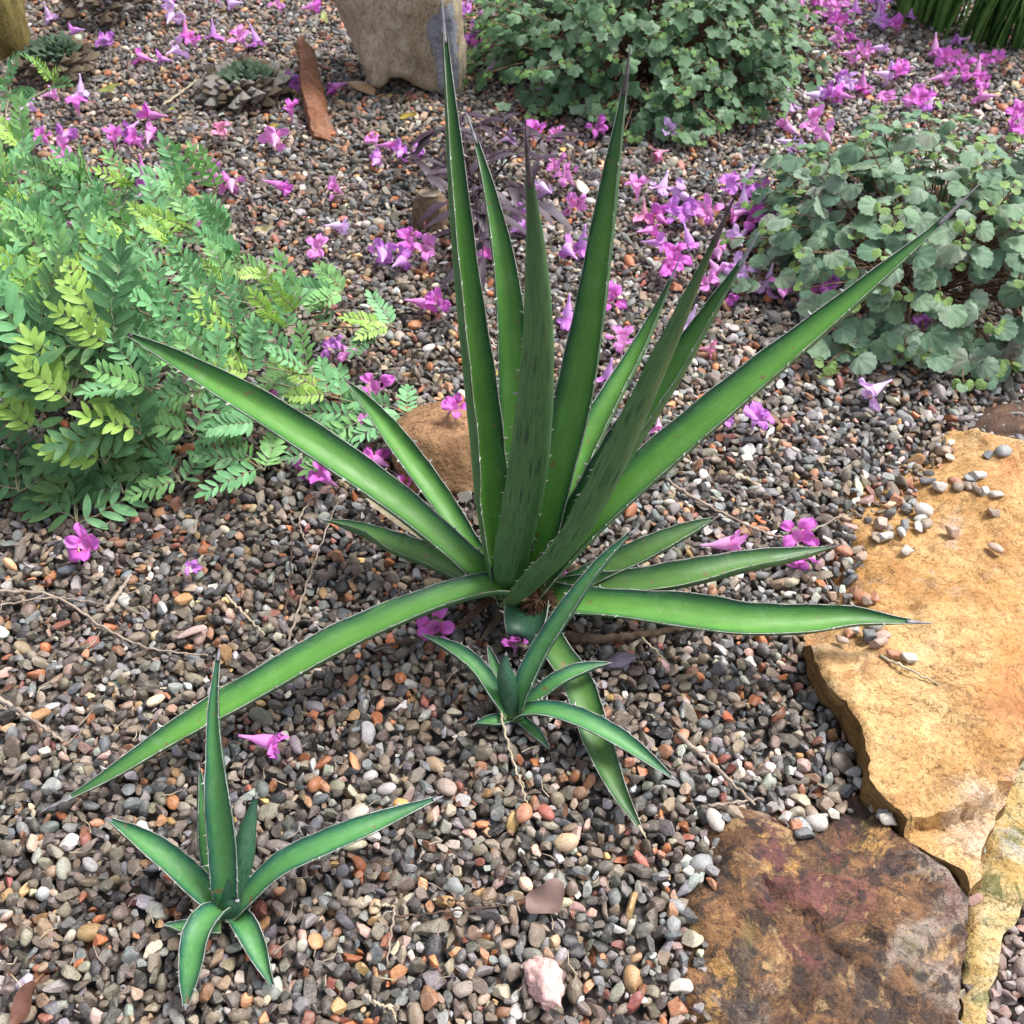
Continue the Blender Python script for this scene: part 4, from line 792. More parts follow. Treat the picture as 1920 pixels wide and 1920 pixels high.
# ------------------------------------------------------------------ round-leaved shrubs
def dome_shrub(name, label, ctr, ax, nsh, leafR, meshes, mats, young, seed, maxobj=300, rows=3, stem='stem_br', low=.0, trail=()):
    root = thing(name, label, 'shrub', ctr); rg = random.Random(seed); leaves = []; sb = MB()
    shoots = []
    for i in range(nsh):
        g = (i+.5)/nsh; zz = 1-g*(1-low); ph = i*2.39996+rg.uniform(-.25, .25); rr = math.sqrt(max(0, 1-zz*zz)); jit = rg.uniform(.74, 1.08)
        shoots.append(Vector((ctr.x+ax[0]*rr*math.cos(ph)*jit, ctr.y+ax[1]*rr*math.sin(ph)*jit, max(.03, ax[2]*zz*jit+rg.uniform(-.02, .03)))))
    for tip in shoots + list(trail):
        base = Vector((ctr.x + (tip.x-ctr.x)*.25+rg.uniform(-.02, .02), ctr.y + (tip.y-ctr.y)*.25+rg.uniform(-.02, .02), 0))
        mid = base.lerp(tip, .55)+Vector((rg.uniform(-.02, .02), rg.uniform(-.02, .02), .02)); C_ = catmull([base, mid, tip], 18)
        v_, f_ = tube(C_, np.linspace(.0024, .0011, 18), 5); link('stem', mesh('stem', v_, f_), M[stem], root)
        out = Vector((tip.x-ctr.x, tip.y-ctr.y, (tip.z+.10)*1.0)).normalized()
        for r in range(rows):
            s = 1-.13*r*rg.uniform(.8, 1.2); p = Vector(C_[int(max(0, s)*17)]); a0 = rg.uniform(0, 6.28)+r*1.57
            for k in range(2 if r else 3):
                a = a0+k*(math.pi if r else 2.1)+rg.uniform(-.4, .4); d = Vector((math.cos(a), math.sin(a), 0)); d = (d - out*d.dot(out)*.6 + out*rg.uniform(.1, .6) + Vector((0, -.15, 0))).normalized()
                size = leafR*(rg.uniform(.32, .5) if r == 0 else rg.uniform(.72, 1.15)); pet = size*(.5 if r == 0 else rg.uniform(.9, 1.5))
                lp = p + d*pet + Vector((0, 0, .3*pet)); up = (out*.9 + Vector((0, -.18, .75)) + Vector((rg.uniform(-.4, .4), rg.uniform(-.4, .4), 0))).normalized(); ld = Vector((d.x, d.y, rg.uniform(-.75, .1)))
                leaves.append((lp, ld, up, size, young if (r == 0 and rg.random() < .75) else rg.choice(mats), rg.randrange(len(meshes)), p))
                v_, f_ = tube([p, (p+lp)/2+Vector((0, 0, .004)), lp], [.0009, .0008, .0007], 4, False); sb.add(v_, f_)
    pt = link('petioles', sb.me('petioles'), M[stem], root); pt['kind'] = 'stuff'
    cam_p = Vector((0, 0, CAM_H))
    leaves.sort(key=lambda l: (l[0]-cam_p).length/ (l[3]))
    rest = {}
    for i, (lp, ld, up, size, mt, mi, p) in enumerate(leaves):
        W_ = frame(lp, ld, up, size)
        if i < maxobj: put('leaf', meshes[mi], W_, mt, root)
        else:
            b = rest.setdefault('r', MB()); ml = rest.setdefault('m', []); 
            if mt not in ml: ml.append(mt)
            me = meshes[mi]; b.add([W_ @ v.co for v in me.vertices], [tuple(q.vertices) for q in me.polygons], None, ml.index(mt))
    if 'r' in rest: o = link('inner_leaves', rest['r'].me('inner_leaves'), rest['m'], root); o['kind'] = 'stuff'
    parent_stem(root); return root
rg = random.Random(5)
def mk(nm, *a, **k): v, f, uv = round_leaf(1.0, rg, *a, **k); return mesh(nm, v, f, True, uv)
RL = [mk('round_leaf', 13, c, 0, n_) for c, n_ in ((.12, .35), (.22, .3), (.05, .4), (-.08, .35), (.3, .25))]
LL = [mk('lobed_leaf', 9, c, l) for c, l in ((.15, .16), (.3, .2), (.05, .14), (-.1, .18))]
GR = [leaf_mat('grey_green_leaf', (.20, .285, .19), (.27, .35, .26), None, .65, .18, None, .25, 45, (.30, .38, .27)), leaf_mat('sage_leaf', (.15, .26, .14), (.22, .32, .20), (.28, .27, .23), .65, .18, None, .25, 45, (.30, .38, .27)), leaf_mat('deep_sage_leaf', (.11, .205, .12), (.155, .25, .165), None, .65, .15, None, .25, 45, (.22, .30, .2))]
GY = leaf_mat('young_sage_leaf', (.19, .31, .08), (.24, .36, .12), None, .6, .25)
dome_shrub('round_leaf_shrub', 'low grey green shrub of round scalloped leaves near the ochre slab', Vector((.80, 1.66, 0)), (.37, .37, .27), 150, .0205, RL, GR, GY, 21, 300, 3, low=.02,
           trail=[onz(1850, 712, .03), onz(1740, 660, .04), onz(1590, 600, .06), onz(1600, 655, .035), onz(1700, 640, .05), onz(1470, 390, .12), onz(1900, 680, .04), onz(1510, 440, .08)])
GB = [leaf_mat('dense_shrub_leaf', (.105, .205, .095), (.155, .27, .135), None, .6, .18), leaf_mat('dense_shrub_dark_leaf', (.06, .13, .055), (.095, .18, .08), None, .6, .15), leaf_mat('dense_shrub_pale_leaf', (.16, .265, .15), (.22, .33, .205), None, .6, .2)]
GB2 = leaf_mat('dense_shrub_young_leaf', (.14, .26, .07), (.20, .33, .10), None, .6, .25)
dome_shrub('dense_shrub', 'dense dark green shrub of small lobed leaves behind the agave', Vector((.33, 2.58, 0)), (.46, .44, .36), 420, .0172, LL, GB, GB2, 22, 300, 3, low=-.02, trail=[onz(1490, 150, .12), onz(1500, 110, .14), onz(1080, 90, .10), onz(1030, 50, .12), onz(1340, 235, .04), onz(1280, 245, .04)])

# ------------------------------------------------------------------ strap-leaved clump, top right
def strap_clump():
    ct = onz(1800, 55, 0); root = thing('strap_leaf_clump', 'clump of upright green strap leaves at the far edge of the gravel', 'plant', ct); rg = random.Random(8)
    mats = [leaf_mat('strap_leaf', (.17, .34, .075), (.24, .43, .11), None, .45, .38, (.17, .32, .08)), leaf_mat('strap_leaf_dark', (.07, .18, .045), (.11, .24, .06), None, .45, .35)]
    foot = [(1700, 35), (1715, 48), (1740, 40), (1760, 55), (1778, 70), (1800, 78), (1815, 80), (1838, 84), (1850, 88), (1870, 86), (1890, 90), (1915, 94), (1680, 20), (1665, 8), (1735, 20), (1760, 30), (1790, 50), (1830, 60), (1870, 66), (1905, 70), (1940, 90), (1960, 80), (1700, 10), (1740, 5), (1790, 20), (1850, 35), (1900, 45), (1950, 50)]
    for i in range(78):
        fx, fy = foot[i % len(foot)]; p = onz(fx+rg.uniform(-12, 12), fy+rg.uniform(-9, 7), 0); Lb = rg.uniform(.35, .55); a = rg.uniform(0, 6.28); ln = rg.uniform(.10, .42); d = Vector((math.cos(a)*ln+.12, math.sin(a)*ln-.05, 0))
        ts = np.linspace(0, 1, 12); P = [p + Vector((0, 0, 1))*(Lb*(t-.28*ln*t*t*2)) + d*(Lb*t*t*1.1) for t in ts]; W = [.030*rg.uniform(.8, 1.1)*(.75+.6*t*(1-t)*2 if t < .8 else (1-t)/.2*.95+.02) for t in ts]
        fc = a+math.pi/2+rg.uniform(-.6, .6); bvec = Vector((math.cos(fc), math.sin(fc), 0)); nv = bvec.cross(Vector((0, 0, 1)))
        V, UV = [], []
        for q, w_, t in zip(P, W, ts):
            for u in (-1, 0, 1): V.append(q + bvec*(u*w_/2) + nv*(.18*w_*(1-abs(u)))); UV.append(((u+1)/2, t))
            V.append(q - nv*.0012 + nv*(.1*w_)); UV.append((.5, t))
        Fc = []
        for j in range(len(ts)-1):
            o = j*4; n = o+4; Fc += [(o, n, n+1, o+1), (o+1, n+1, n+2, o+2), (o, o+3, n+3, n), (o+3, o+2, n+2, n+3)]
        link('leaf', mesh('strap_leaf', V, Fc, True, UV), mats[0 if rg.random() < .62 else 1], root)
    parent_stem(root)
strap_clump()

# ------------------------------------------------------------------ dark purple plant
def purple_plant():
    ct = ong(890, 345); root = thing('purple_plant', 'dark purple plant with narrow drooping leaves behind the agave', 'plant', ct); rg = random.Random(4)
    mt = [leaf_mat('purple_leaf', (.030, .013, .025), (.05, .024, .042), None, .5, .1), leaf_mat('purple_leaf_grey', (.05, .032, .047), (.075, .05, .066), None, .5, .1)]
    pts = [(860, 250), (900, 235), (945, 225), (990, 240), (1030, 260), (830, 290), (870, 300), (920, 290), (970, 290), (1010, 300), (800, 330), (850, 340), (900, 350), (950, 340), (840, 380), (890, 395), (930, 390), (980, 370), (860, 430), (900, 450), (940, 440), (780, 300), (820, 245), (905, 480), (1000, 380), (870, 215), (790, 270), (905, 400)]
    for i, (px, py) in enumerate(pts):
        tip = onz(px, py, rg.uniform(.05, .12)); base = ct + Vector((rg.uniform(-.05, .05), rg.uniform(-.08, .06), 0)); mid = base.lerp(tip, .6)+Vector((0, 0, .04)); C_ = catmull([base, mid, tip], 10)
        v_, f_ = tube(C_, np.linspace(.0018, .0010, 10), 4); link('stem', mesh('stem', v_, f_), mt[0], root)
        for k in range(3):
            a = rg.uniform(0, 6.28); d = Vector((math.cos(a), math.sin(a), rg.uniform(-.1, .35))); Lf = rg.uniform(.055, .095)
            v, f, uv = blade_leaf(Lf, Lf*rg.uniform(.2, .3), 9, .2, rg.uniform(.35, .7)); put('leaf', mesh('purple_leaf', v, f, True, uv), frame(tip, d, Vector((0, 0, 1))), rg.choice(mt), root)
    parent_stem(root)
purple_plant()

# ------------------------------------------------------------------ woody rosette cacti
def rosette(px, py, rad, hgt, label, seed, green, outer, inner, nt=90):
    ct = ong(px, py); root = thing('rosette_cactus', label, 'cactus', ct, 'rosette cacti'); rg = random.Random(seed)
    pr = [(1.0, -.02), (1.02, .25), (.95, .5), (.75, .75), (.45, .9), (.0, .95)]; n = 24
    V = [(rad*.86*r*math.cos(6.2832*k/n), rad*.86*r*math.sin(6.2832*k/n), z*hgt) for r, z in pr for k in range(n)]
    link('body', mesh('rosette_body', V, [(j*n+k, j*n+(k+1) % n, (j+1)*n+(k+1) % n, (j+1)*n+k) for j in range(len(pr)-1) for k in range(n)]), M['bark'], root)
    # one keeled, pointed tubercle along +X
    tv = [(0, -.5, -.1), (0, .5, -.1), (.55, -.46, .05), (.55, .46, .05), (1, 0, .18), (.1, 0, .38), (.55, 0, .40), (.0, 0, -.3), (.6, 0, -.28), (.82, -.25, .12), (.82, .25, .12)]
    tf = [(0, 2, 6, 5), (1, 5, 6, 3), (2, 9, 6), (9, 4, 6), (3, 6, 10), (10, 6, 4), (0, 7, 8, 2), (1, 3, 8, 7), (2, 8, 9), (9, 8, 4), (3, 10, 8), (10, 4, 8)]
    for i in range(nt):
        g = (i+.5)/nt; r = math.sqrt(g); a = i*2.39996; t = rg.uniform(-.25, .25); a += rg.uniform(-.12, .12)
        zz = hgt*(.98-.75*g**2.2); p = ct + Vector((rad*.85*r*math.cos(a), rad*.85*r*math.sin(a), zz)); tilt = (1-g)*.9-.15+t; d = Vector((math.cos(a), math.sin(a), tilt))
        s = rad*(.18+.15*r)*rg.uniform(.65, 1.25); key = ('s', seed)
        me = bpy.data.meshes.get('tubercle') or mesh('tubercle', tv, tf, False)
        mt = green if g < inner*rg.uniform(.7, 1.25) else rg.choice(outer)
        put('tubercle', me, frame(p, d, Vector((-math.cos(a)*.3, -math.sin(a)*.3, 1)), s), mt, root)
    parent_stem(root)
tg1 = plain('tubercle_green', (.022, .045, .022), (.06, .095, .05), 90, .7); tb1 = plain('tubercle_brown', (.07, .05, .03), (.22, .17, .11), 90, .85, bstr=.9); tb2 = plain('tubercle_grey', (.14, .125, .10), (.36, .33, .29), 90, .85, bstr=.9); tb3 = plain('tubercle_dark', (.04, .03, .02), (.12, .09, .055), 90, .85, bstr=.9)
rosette(462, 172, .104, .042, 'grey and white woody rosette cactus with green heart beside the rusty splinter', 1, tg1, [tb1, tb2, tb2, tb3], .28, 110)
rosette(112, 130, .092, .060, 'dark green rosette cactus with a brown skirt beside the mossy boulder', 2, tg1, [tb1, tb3], .55, 90)
rosette(205, 22, .115, .085, 'large grey brown scaly rosette cactus without a green heart', 3, tb1, [tb1, tb2, tb3], .2, 80)

# ------------------------------------------------------------------ fallen trumpet flowers
def flower_protos():
    out = []; rg = random.Random(17)
    for vi in range(18):
        op = FP_OP[vi]; tl = rg.uniform(.034, .042); bend = rg.uniform(-.006, .006); sq = rg.uniform(.72, 1.0)
        prof = [(0, .0018), (.12, .0022), (.3, .0028), (.45, .0042), (.62, .0070), (.8, .0088), (.92, .0096), (1, .0104)]; n = 16; V, UV = [], []
        for t, r in prof:
            for k in range(n): a = 6.2832*k/n; V.append((r*math.cos(a)+bend*t*t*4*.25, r*sq*math.sin(a), t*tl)); UV.append((k/n*.6, t))
        Fc = [(j*n+k, j*n+(k+1) % n, (j+1)*n+(k+1) % n, (j+1)*n+k) for j in range(len(prof)-1) for k in range(n)]+[tuple(range(n))[::-1]]
        tm = mesh('flower_tube', V, Fc, True, UV); pts = list(V); pm = []
        for p in range(5):
            a0 = 6.2832*p/5+rg.uniform(-.12, .12); Lp = rg.uniform(.0185, .0245)*(1.1 if p < 2 else 1); Wp = Lp*rg.uniform(.74, .92); o_ = op+rg.uniform(-.5, .6); skew = rg.uniform(-.5, .5); crl = rg.uniform(-.3, 1.6); ruf = rg.uniform(.0016, .0042); ph = rg.uniform(0, 6)
            V, UV, Fc = [], [], []; nl, nw = 8, 9
            for i in range(nl):
                t = i/(nl-1)
                wd = Wp*(.42+.66*math.sin(math.pi*min(1, t*.66+.04)))*(1 if t < .75 else math.sqrt(max(.02, 1-((t-.75)/.27)**2)))
                ang = o_*min(1, .3+t*1.2)+crl*t*t*.7; cs = 0; rr = .0100; zz = tl-.001
                # integrate the bend from the mouth outwards
                r_, z_ = rr, zz
                for q_ in range(i):
                    tq = (q_+.5)/(nl-1); aq = o_*min(1, .3+tq*1.2)+crl*tq*tq*.7; r_ += Lp/(nl-1)*math.sin(aq); z_ += Lp/(nl-1)*math.cos(aq)
                for k in range(nw):
                    u = k/(nw-1)*2-1; n_ = ruf*t*math.sin(u*5+ph+t*3)-.25*wd*u*u*.35*math.cos(ang)
                    x = r_ - abs(u)**2*wd*.16 + n_*math.cos(ang); y = u*wd/2; z = z_ + n_*math.sin(ang)*1.0 + ruf*.6*math.sin(u*7+ph)*t + .0042*t*noise.noise(Vector((x*95+vi*7, y*95+p*5, t*1.3))); y += skew*t*t*Lp*.5; x += .003*t*noise.noise(Vector((y*110, x*110+vi, p*3.)))
                    ca, sa = math.cos(a0), math.sin(a0); V.append((x*ca-y*sa+bend, (x*sa+y*ca)*(sq+(1-sq)*.5), z)); UV.append(((u+1)/2, t))
            for i in range(nl-1):
                for k in range(nw-1): Fc.append((i*nw+k, i*nw+k+1, (i+1)*nw+k+1, (i+1)*nw+k))
            pm.append(mesh('flower_petal', V, Fc, True, UV)); pts += V
        out.append((tm, pm, np.array(pts), tl))
    return out
FP_OP = [1.3, 1.1, .95, 1.5, .75, 1.2, 1.0, 1.4, .5]*2; FP = flower_protos()
ANCH = [((30, 120), 'the mossy ochre boulder'), ((460, 160), 'the grey rosette cactus'), ((205, 30), 'the scaly brown rosette cactus'), ((590, 160), 'the rusty stone splinter'), ((740, 90), 'the tall upright stone'), ((60, 420), 'the feathery pinnate shrub'), ((250, 400), 'the feathery pinnate shrub'), ((450, 500), 'the feathery pinnate shrub'), ((600, 650), 'the feathery pinnate shrub'), ((300, 900), 'the feathery pinnate shrub'),
        ((880, 320), 'the dark purple plant'), ((1050, 100), 'the dense dark shrub'), ((1250, 150), 'the dense dark shrub'), ((1450, 120), 'the dense dark shrub'), ((1780, 60), 'the strap-leaved clump'), ((1550, 480), 'the round-leaved shrub'), ((1700, 300), 'the round-leaved shrub'), ((1800, 500), 'the round-leaved shrub'), ((800, 850), 'the tan rock'), ((1000, 1000), 'the heart of the big agave'), ((1150, 600), 'the upright agave leaves'), ((1330, 500), 'the upright agave leaves'), ((1000, 450), 'the upright agave leaves'),
        ((960, 1260), 'the agave offset'), ((1550, 1050), 'the ochre slab'), ((420, 1550), 'the young agave on open gravel'), ((1500, 750), 'the long right agave leaf')]
def flower(px, py, pose='R', ang=None, col=None, scale=1.0, z=None, rg=random.Random(23)):
    if pose == 'R': pose = rg.choice('FTTUTF')
    if ang is None: ang = rg.uniform(0, 360)
    if col is None: col = rg.choices(['magenta', 'pink', 'violet', 'pale lilac', 'salmon'], [42, 20, 28, 10, 0])[0]
    vi = rg.choice([0, 1, 3, 5, 7]) if pose == 'F' else rg.choice([1, 2, 4, 6, 5, 8] if pose == 'T' else [0, 1, 2, 5, 6])
    vi += 9*rg.randrange(2); tm, pm, pts, tl = FP[vi]; tube_dir = Vector((math.cos(R(ang)), math.sin(R(ang)), 0))
    if pose == 'F': axis = (Vector((0, -.45, 1)) - tube_dir*rg.uniform(.1, .6)).normalized()
    elif pose == 'U': axis = (Vector((0, .15, -1)) - tube_dir*rg.uniform(.25, .8)).normalized()
    else: axis = (-tube_dir + Vector((0, 0, rg.uniform(-.35, .25)))).normalized()
    rot = axis.to_track_quat('Z', 'Y').to_matrix() @ Matrix.Rotation(rg.uniform(0, 6.28), 3, 'Z'); s = scale*rg.uniform(.92, 1.12)
    Q = (pts @ np.array(rot).T)*s; c = Q.mean(0)
    g = ong(px, py, .006) if z is None else onz(px, py, z)
    lo = np.percentile(Q[:, 2], 6 if pose == 'T' else 3)
    loc = Vector((g.x-c[0], g.y-c[1], g.z-.006-lo))
    where = min(ANCH, key=lambda a: (a[0][0]-px)**2+(a[0][1]-py)**2)[1]
    ps = {'F': 'lying face up', 'T': 'lying on its side', 'U': 'lying mouth down'}[pose]
    root = thing('fallen_flower', f'{"wide open" if FP_OP[vi] > 1.15 else "half open" if FP_OP[vi] > .9 else "narrow"} {col} trumpet flower {ps} near {where}', 'flower', loc, 'fallen trumpet flowers')
    root.rotation_euler = rot.to_euler(); root.scale = (s, s, s)
    link('tube', tm, M['ftube '+col], root)
    skip = rg.randrange(5) if rg.random() < .14 else -1
    for k, p in enumerate(pm):
        if k == skip: continue
        o = link('petal', p, M['petal '+col], root); o.rotation_euler = (rg.uniform(-.16, .16), rg.uniform(-.16, .16), rg.uniform(-.2, .2)); o.scale = (rg.uniform(.88, 1.08), rg.uniform(.88, 1.08), rg.uniform(.92, 1.04))
m_, p_, v_c, l_, s_c = 'magenta', 'pink', 'violet', 'pale lilac', 'salmon'
FL = [(95, 42, 'U', 100, l_), (318, 10, 'U', 80, v_c), (325, 45, 'T', 265, l_), (403, 14, 'F', 0, v_c), (437, 18, 'T', 350, l_, .8), (523, 28, 'F', 0, p_), (590, 24, 'T', 200, m_), (200, 85, 'T', 305, v_c), (142, 62, 'T', 0, v_c, .7), (265, 113, 'T', 345, m_), (350, 72, 'U', 92, m_), (365, 95, 'F', 270, m_), (335, 105, 'T', 240, l_), (403, 75, 'U', 90, v_c), (455, 95, 'F', 0, p_), (484, 95, 'U', 120, v_c), (305, 118, 'T', 0, v_c, .7),
      (553, 162, 'T', 90, v_c), (627, 172, 'T', 20, m_), (548, 228, 'F', 270, m_), (520, 280, 'T', 275, p_), (420, 267, 'F', 0, s_c, .8), (285, 230, 'T', 350, m_), (283, 262, 'T', 280, p_), (245, 262, 'T', 60, v_c), (222, 280, 'F', 250, m_), (258, 285, 'F', 330, m_), (155, 183, 'U', 80, l_), (150, 215, 'F', 270, m_), (100, 182, 'T', 210, p_, .8), (55, 205, 'T', 260, l_), (127, 262, 'T', 272, v_c), (85, 277, 'F', 300, m_), (45, 270, 'F', 0, v_c), (10, 245, 'T', 0, v_c),
      (128, 305, 'F', 0, p_), (123, 322, 'T', 300, l_, .8), (275, 345, 'U', 70, m_), (277, 372, 'T', 250, v_c), (400, 347, 'F', 0, p_), (435, 360, 'T', 290, p_), (530, 362, 'T', 175, m_), (632, 372, 'F', 0, p_, .85), (380, 427, 'T', 200, p_), (598, 482, 'F', 90, p_), (638, 434, 'T', 210, l_, .8), (45, 410, 'R'), (120, 432, 'R'), (105, 495, 'R'),
      (706, 310, 'T', 260, v_c), (700, 276, 'F', 0, p_, .8), (735, 280, 'T', 170, m_), (752, 300, 'T', 270, v_c), (787, 296, 'F', 0, v_c, .7), (868, 97, 'R', None, v_c), (885, 97, 'F', 0, v_c), (904, 108, 'F', 0, m_), (870, 40, 'R', None, v_c), (900, 60, 'R', None, v_c), (915, 55, 'R'), (880, 10, 'R'), (927, 137, 'T', 190, l_), (948, 127, 'T', 60, v_c), (1020, 187, 'T', 165, v_c), (955, 266, 'T', 200, l_, .85), (1000, 272, 'F', 270, m_), (1043, 273, 'F', 0, p_, .85), (1122, 263, 'F', 0, m_, .9), (1247, 265, 'F', 90, l_), (1230, 300, 'T', 20, s_c, .8),
      (1040, 330, 'F', 0, p_), (1062, 352, 'F', 0, p_), (1015, 362, 'T', 300, l_), (1075, 393, 'T', 100, p_), (980, 440, 'R', None, v_c), (885, 490, 'T', 95, v_c), (918, 500, 'F', 0, m_), (770, 475, 'F', 0, m_), (720, 495, 'T', 272, v_c), (757, 507, 'T', 250, v_c), (800, 497, 'F', 0, p_), (800, 420, 'T', 0, s_c, .6), (1060, 482, 'T', 305, v_c), (1092, 473, 'U', 80, v_c), (1065, 607, 'U', 75, v_c), (1190, 380, 'F', 270, p_), (1240, 365, 'U', 70, l_), (1205, 416, 'U', 90, s_c), (1235, 420, 'T', 290, m_), (1266, 420, 'F', 0, v_c), (1222, 442, 'T', 190, m_), (1232, 470, 'T', 175, v_c), (1262, 510, 'F', 0, m_), (1278, 382, 'T', 300, l_), (800, 582, 'T', 190, m_), (826, 590, 'F', 0, m_), (1143, 580, 'R', None, m_),
      (1443, 18, 'T', 200, p_, .8), (1490, 6, 'R'), (1496, 26, 'R', None, p_), (1515, 10, 'F', 0, m_), (1535, 12, 'R'), (1552, 30, 'U', 80, p_), (1566, 32, 'F', 0, p_), (1585, 12, 'F', 0, m_), (1600, 30, 'U', 90, v_c), (1625, 15, 'F', 0, v_c), (1640, 46, 'U', 90, l_), (1648, 22, 'R', None, v_c), (1570, 62, 'F', 0, m_), (1565, 85, 'T', 200, p_), (1597, 75, 'T', 0, m_, .8), (1488, 84, 'U', 80, v_c), (1655, 62, 'F', 0, v_c), (1676, 66, 'F', 0, m_), (1650, 100, 'T', 185, l_), (1617, 120, 'F', 0, p_), (1592, 118, 'T', 170, p_), (1658, 155, 'T', 180, l_), (1686, 140, 'T', 310, p_), (1680, 155, 'F', 0, m_), (1570, 165, 'T', 100, v_c), (1582, 178, 'F', 0, l_), (1612, 176, 'U', 90, m_), (1528, 196, 'T', 195, l_), (1553, 186, 'T', 30, v_c), (1572, 194, 'T', 320, m_), (1655, 205, 'F', 0, p_, .8),
      (1705, 205, 'F', 0, p_), (1722, 216, 'F', 0, m_), (1738, 212, 'U', 90, v_c), (1748, 110, 'U', 100, p_), (1768, 130, 'F', 0, m_), (1795, 120, 'F', 0, p_, .7), (1765, 156, 'T', 185, p_), (1800, 157, 'F', 0, m_), (1826, 150, 'U', 80, p_), (1832, 173, 'F', 0, m_), (1834, 196, 'T', 330, p_), (1842, 136, 'F', 0, m_, .8), (1864, 127, 'F', 0, m_, .7), (1892, 240, 'F', 0, m_), (1912, 230, 'F', 0, p_), (1905, 252, 'U', 50, m_), (1792, 86, 'T', 0, v_c, .8), (1705, 38, 'U', 70, v_c), (1480, 288, 'T', 190, l_), (1474, 207, 'U', 90, l_), (1470, 245, 'R', None, p_),
      (1520, 246, 'F', 0, p_, 1, .17), (1545, 260, 'T', 280, p_, .9, .17),
      (1365, 372, 'F', 0, v_c), (1397, 360, 'U', 60, v_c), (1390, 398, 'U', 85, l_), (1420, 385, 'F', 0, v_c), (1433, 398, 'T', 300, v_c), (1407, 430, 'F', 0, m_), (1437, 453, 'F', 0, v_c), (1376, 414, 'T', 0, p_), (1445, 420, 'R', None, v_c), (1411, 408, 'R', None, v_c), (1323, 423, 'F', 0, p_), (1380, 457, 'T', 275, l_), (1343, 484, 'T', 268, p_), (1290, 472, 'U', 120, v_c), (1283, 424, 'F', 0, v_c), (1484, 406, 'T', 90, v_c), (1496, 425, 'F', 0, v_c), (1470, 415, 'R', None, v_c), (1487, 463, 'F', 0, v_c), (1500, 485, 'U', 80, l_), (1520, 503, 'F', 0, m_), (1540, 483, 'R', None, v_c), (1557, 473, 'T', 20, v_c), (1540, 525, 'F', 0, l_), (1582, 488, 'F', 0, v_c), (1515, 460, 'R', None, v_c), (1565, 505, 'R', None, v_c), (1550, 440, 'R', None, v_c), (1530, 420, 'R', None, v_c),
      (1437, 545, 'U', 75, l_), (1460, 562, 'F', 0, p_), (1478, 548, 'T', 300, p_), (1517, 568, 'F', 270, m_), (1513, 594, 'U', 300, m_), (1547, 563, 'R', None, v_c), (1343, 530, 'T', 120, p_), (1320, 551, 'F', 0, p_, .8), (1383, 533, 'F', 0, l_), (1370, 568, 'T', 80, m_, .7), (1290, 622, 'U', 60, l_), (1630, 750, 'T', 25, l_), (1413, 812, 'F', 270, v_c), (1362, 802, 'F', 0, v_c, .5), (1367, 1028, 'T', 170, p_), (1487, 1032, 'F', 80, m_), (1498, 1064, 'T', 100, m_, .8), (1330, 664, 'T', 170, s_c, .6), (1163, 664, 'F', 270, p_), (1137, 728, 'U', 60, v_c), (1233, 812, 'T', 90, p_, .7), (1250, 530, 'R', None, m_),
      (706, 750, 'F', 0, m_, .9), (690, 822, 'F', 0, p_), (705, 878, 'T', 310, m_), (763, 924, 'F', 0, m_, .85), (962, 985, 'T', 90, m_, .6), (1050, 1098, 'F', 0, m_, .8), (650, 672, 'T', 355, p_), (817, 1200, 'F', 90, m_), (966, 1224, 'F', 270, m_, .75), (173, 1047, 'F', 90, m_, 1.0), (368, 1076, 'F', 0, v_c, .5), (567, 884, 'T', 150, m_), (610, 922, 'F', 0, m_), (627, 663, 'F', 0, v_c), (107, 672, 'R', None, m_), (523, 768, 'R', None, m_), (513, 1405, 'T', 172, m_, 1.1), (1700, 480, 'R', None, m_, 1, .02), (1620, 560, 'R', None, m_), (1720, 640, 'R', None, v_c)]
for f in FL: flower(*f)
flower(853, 777, 'F', 200, m_, .8, z=.102)

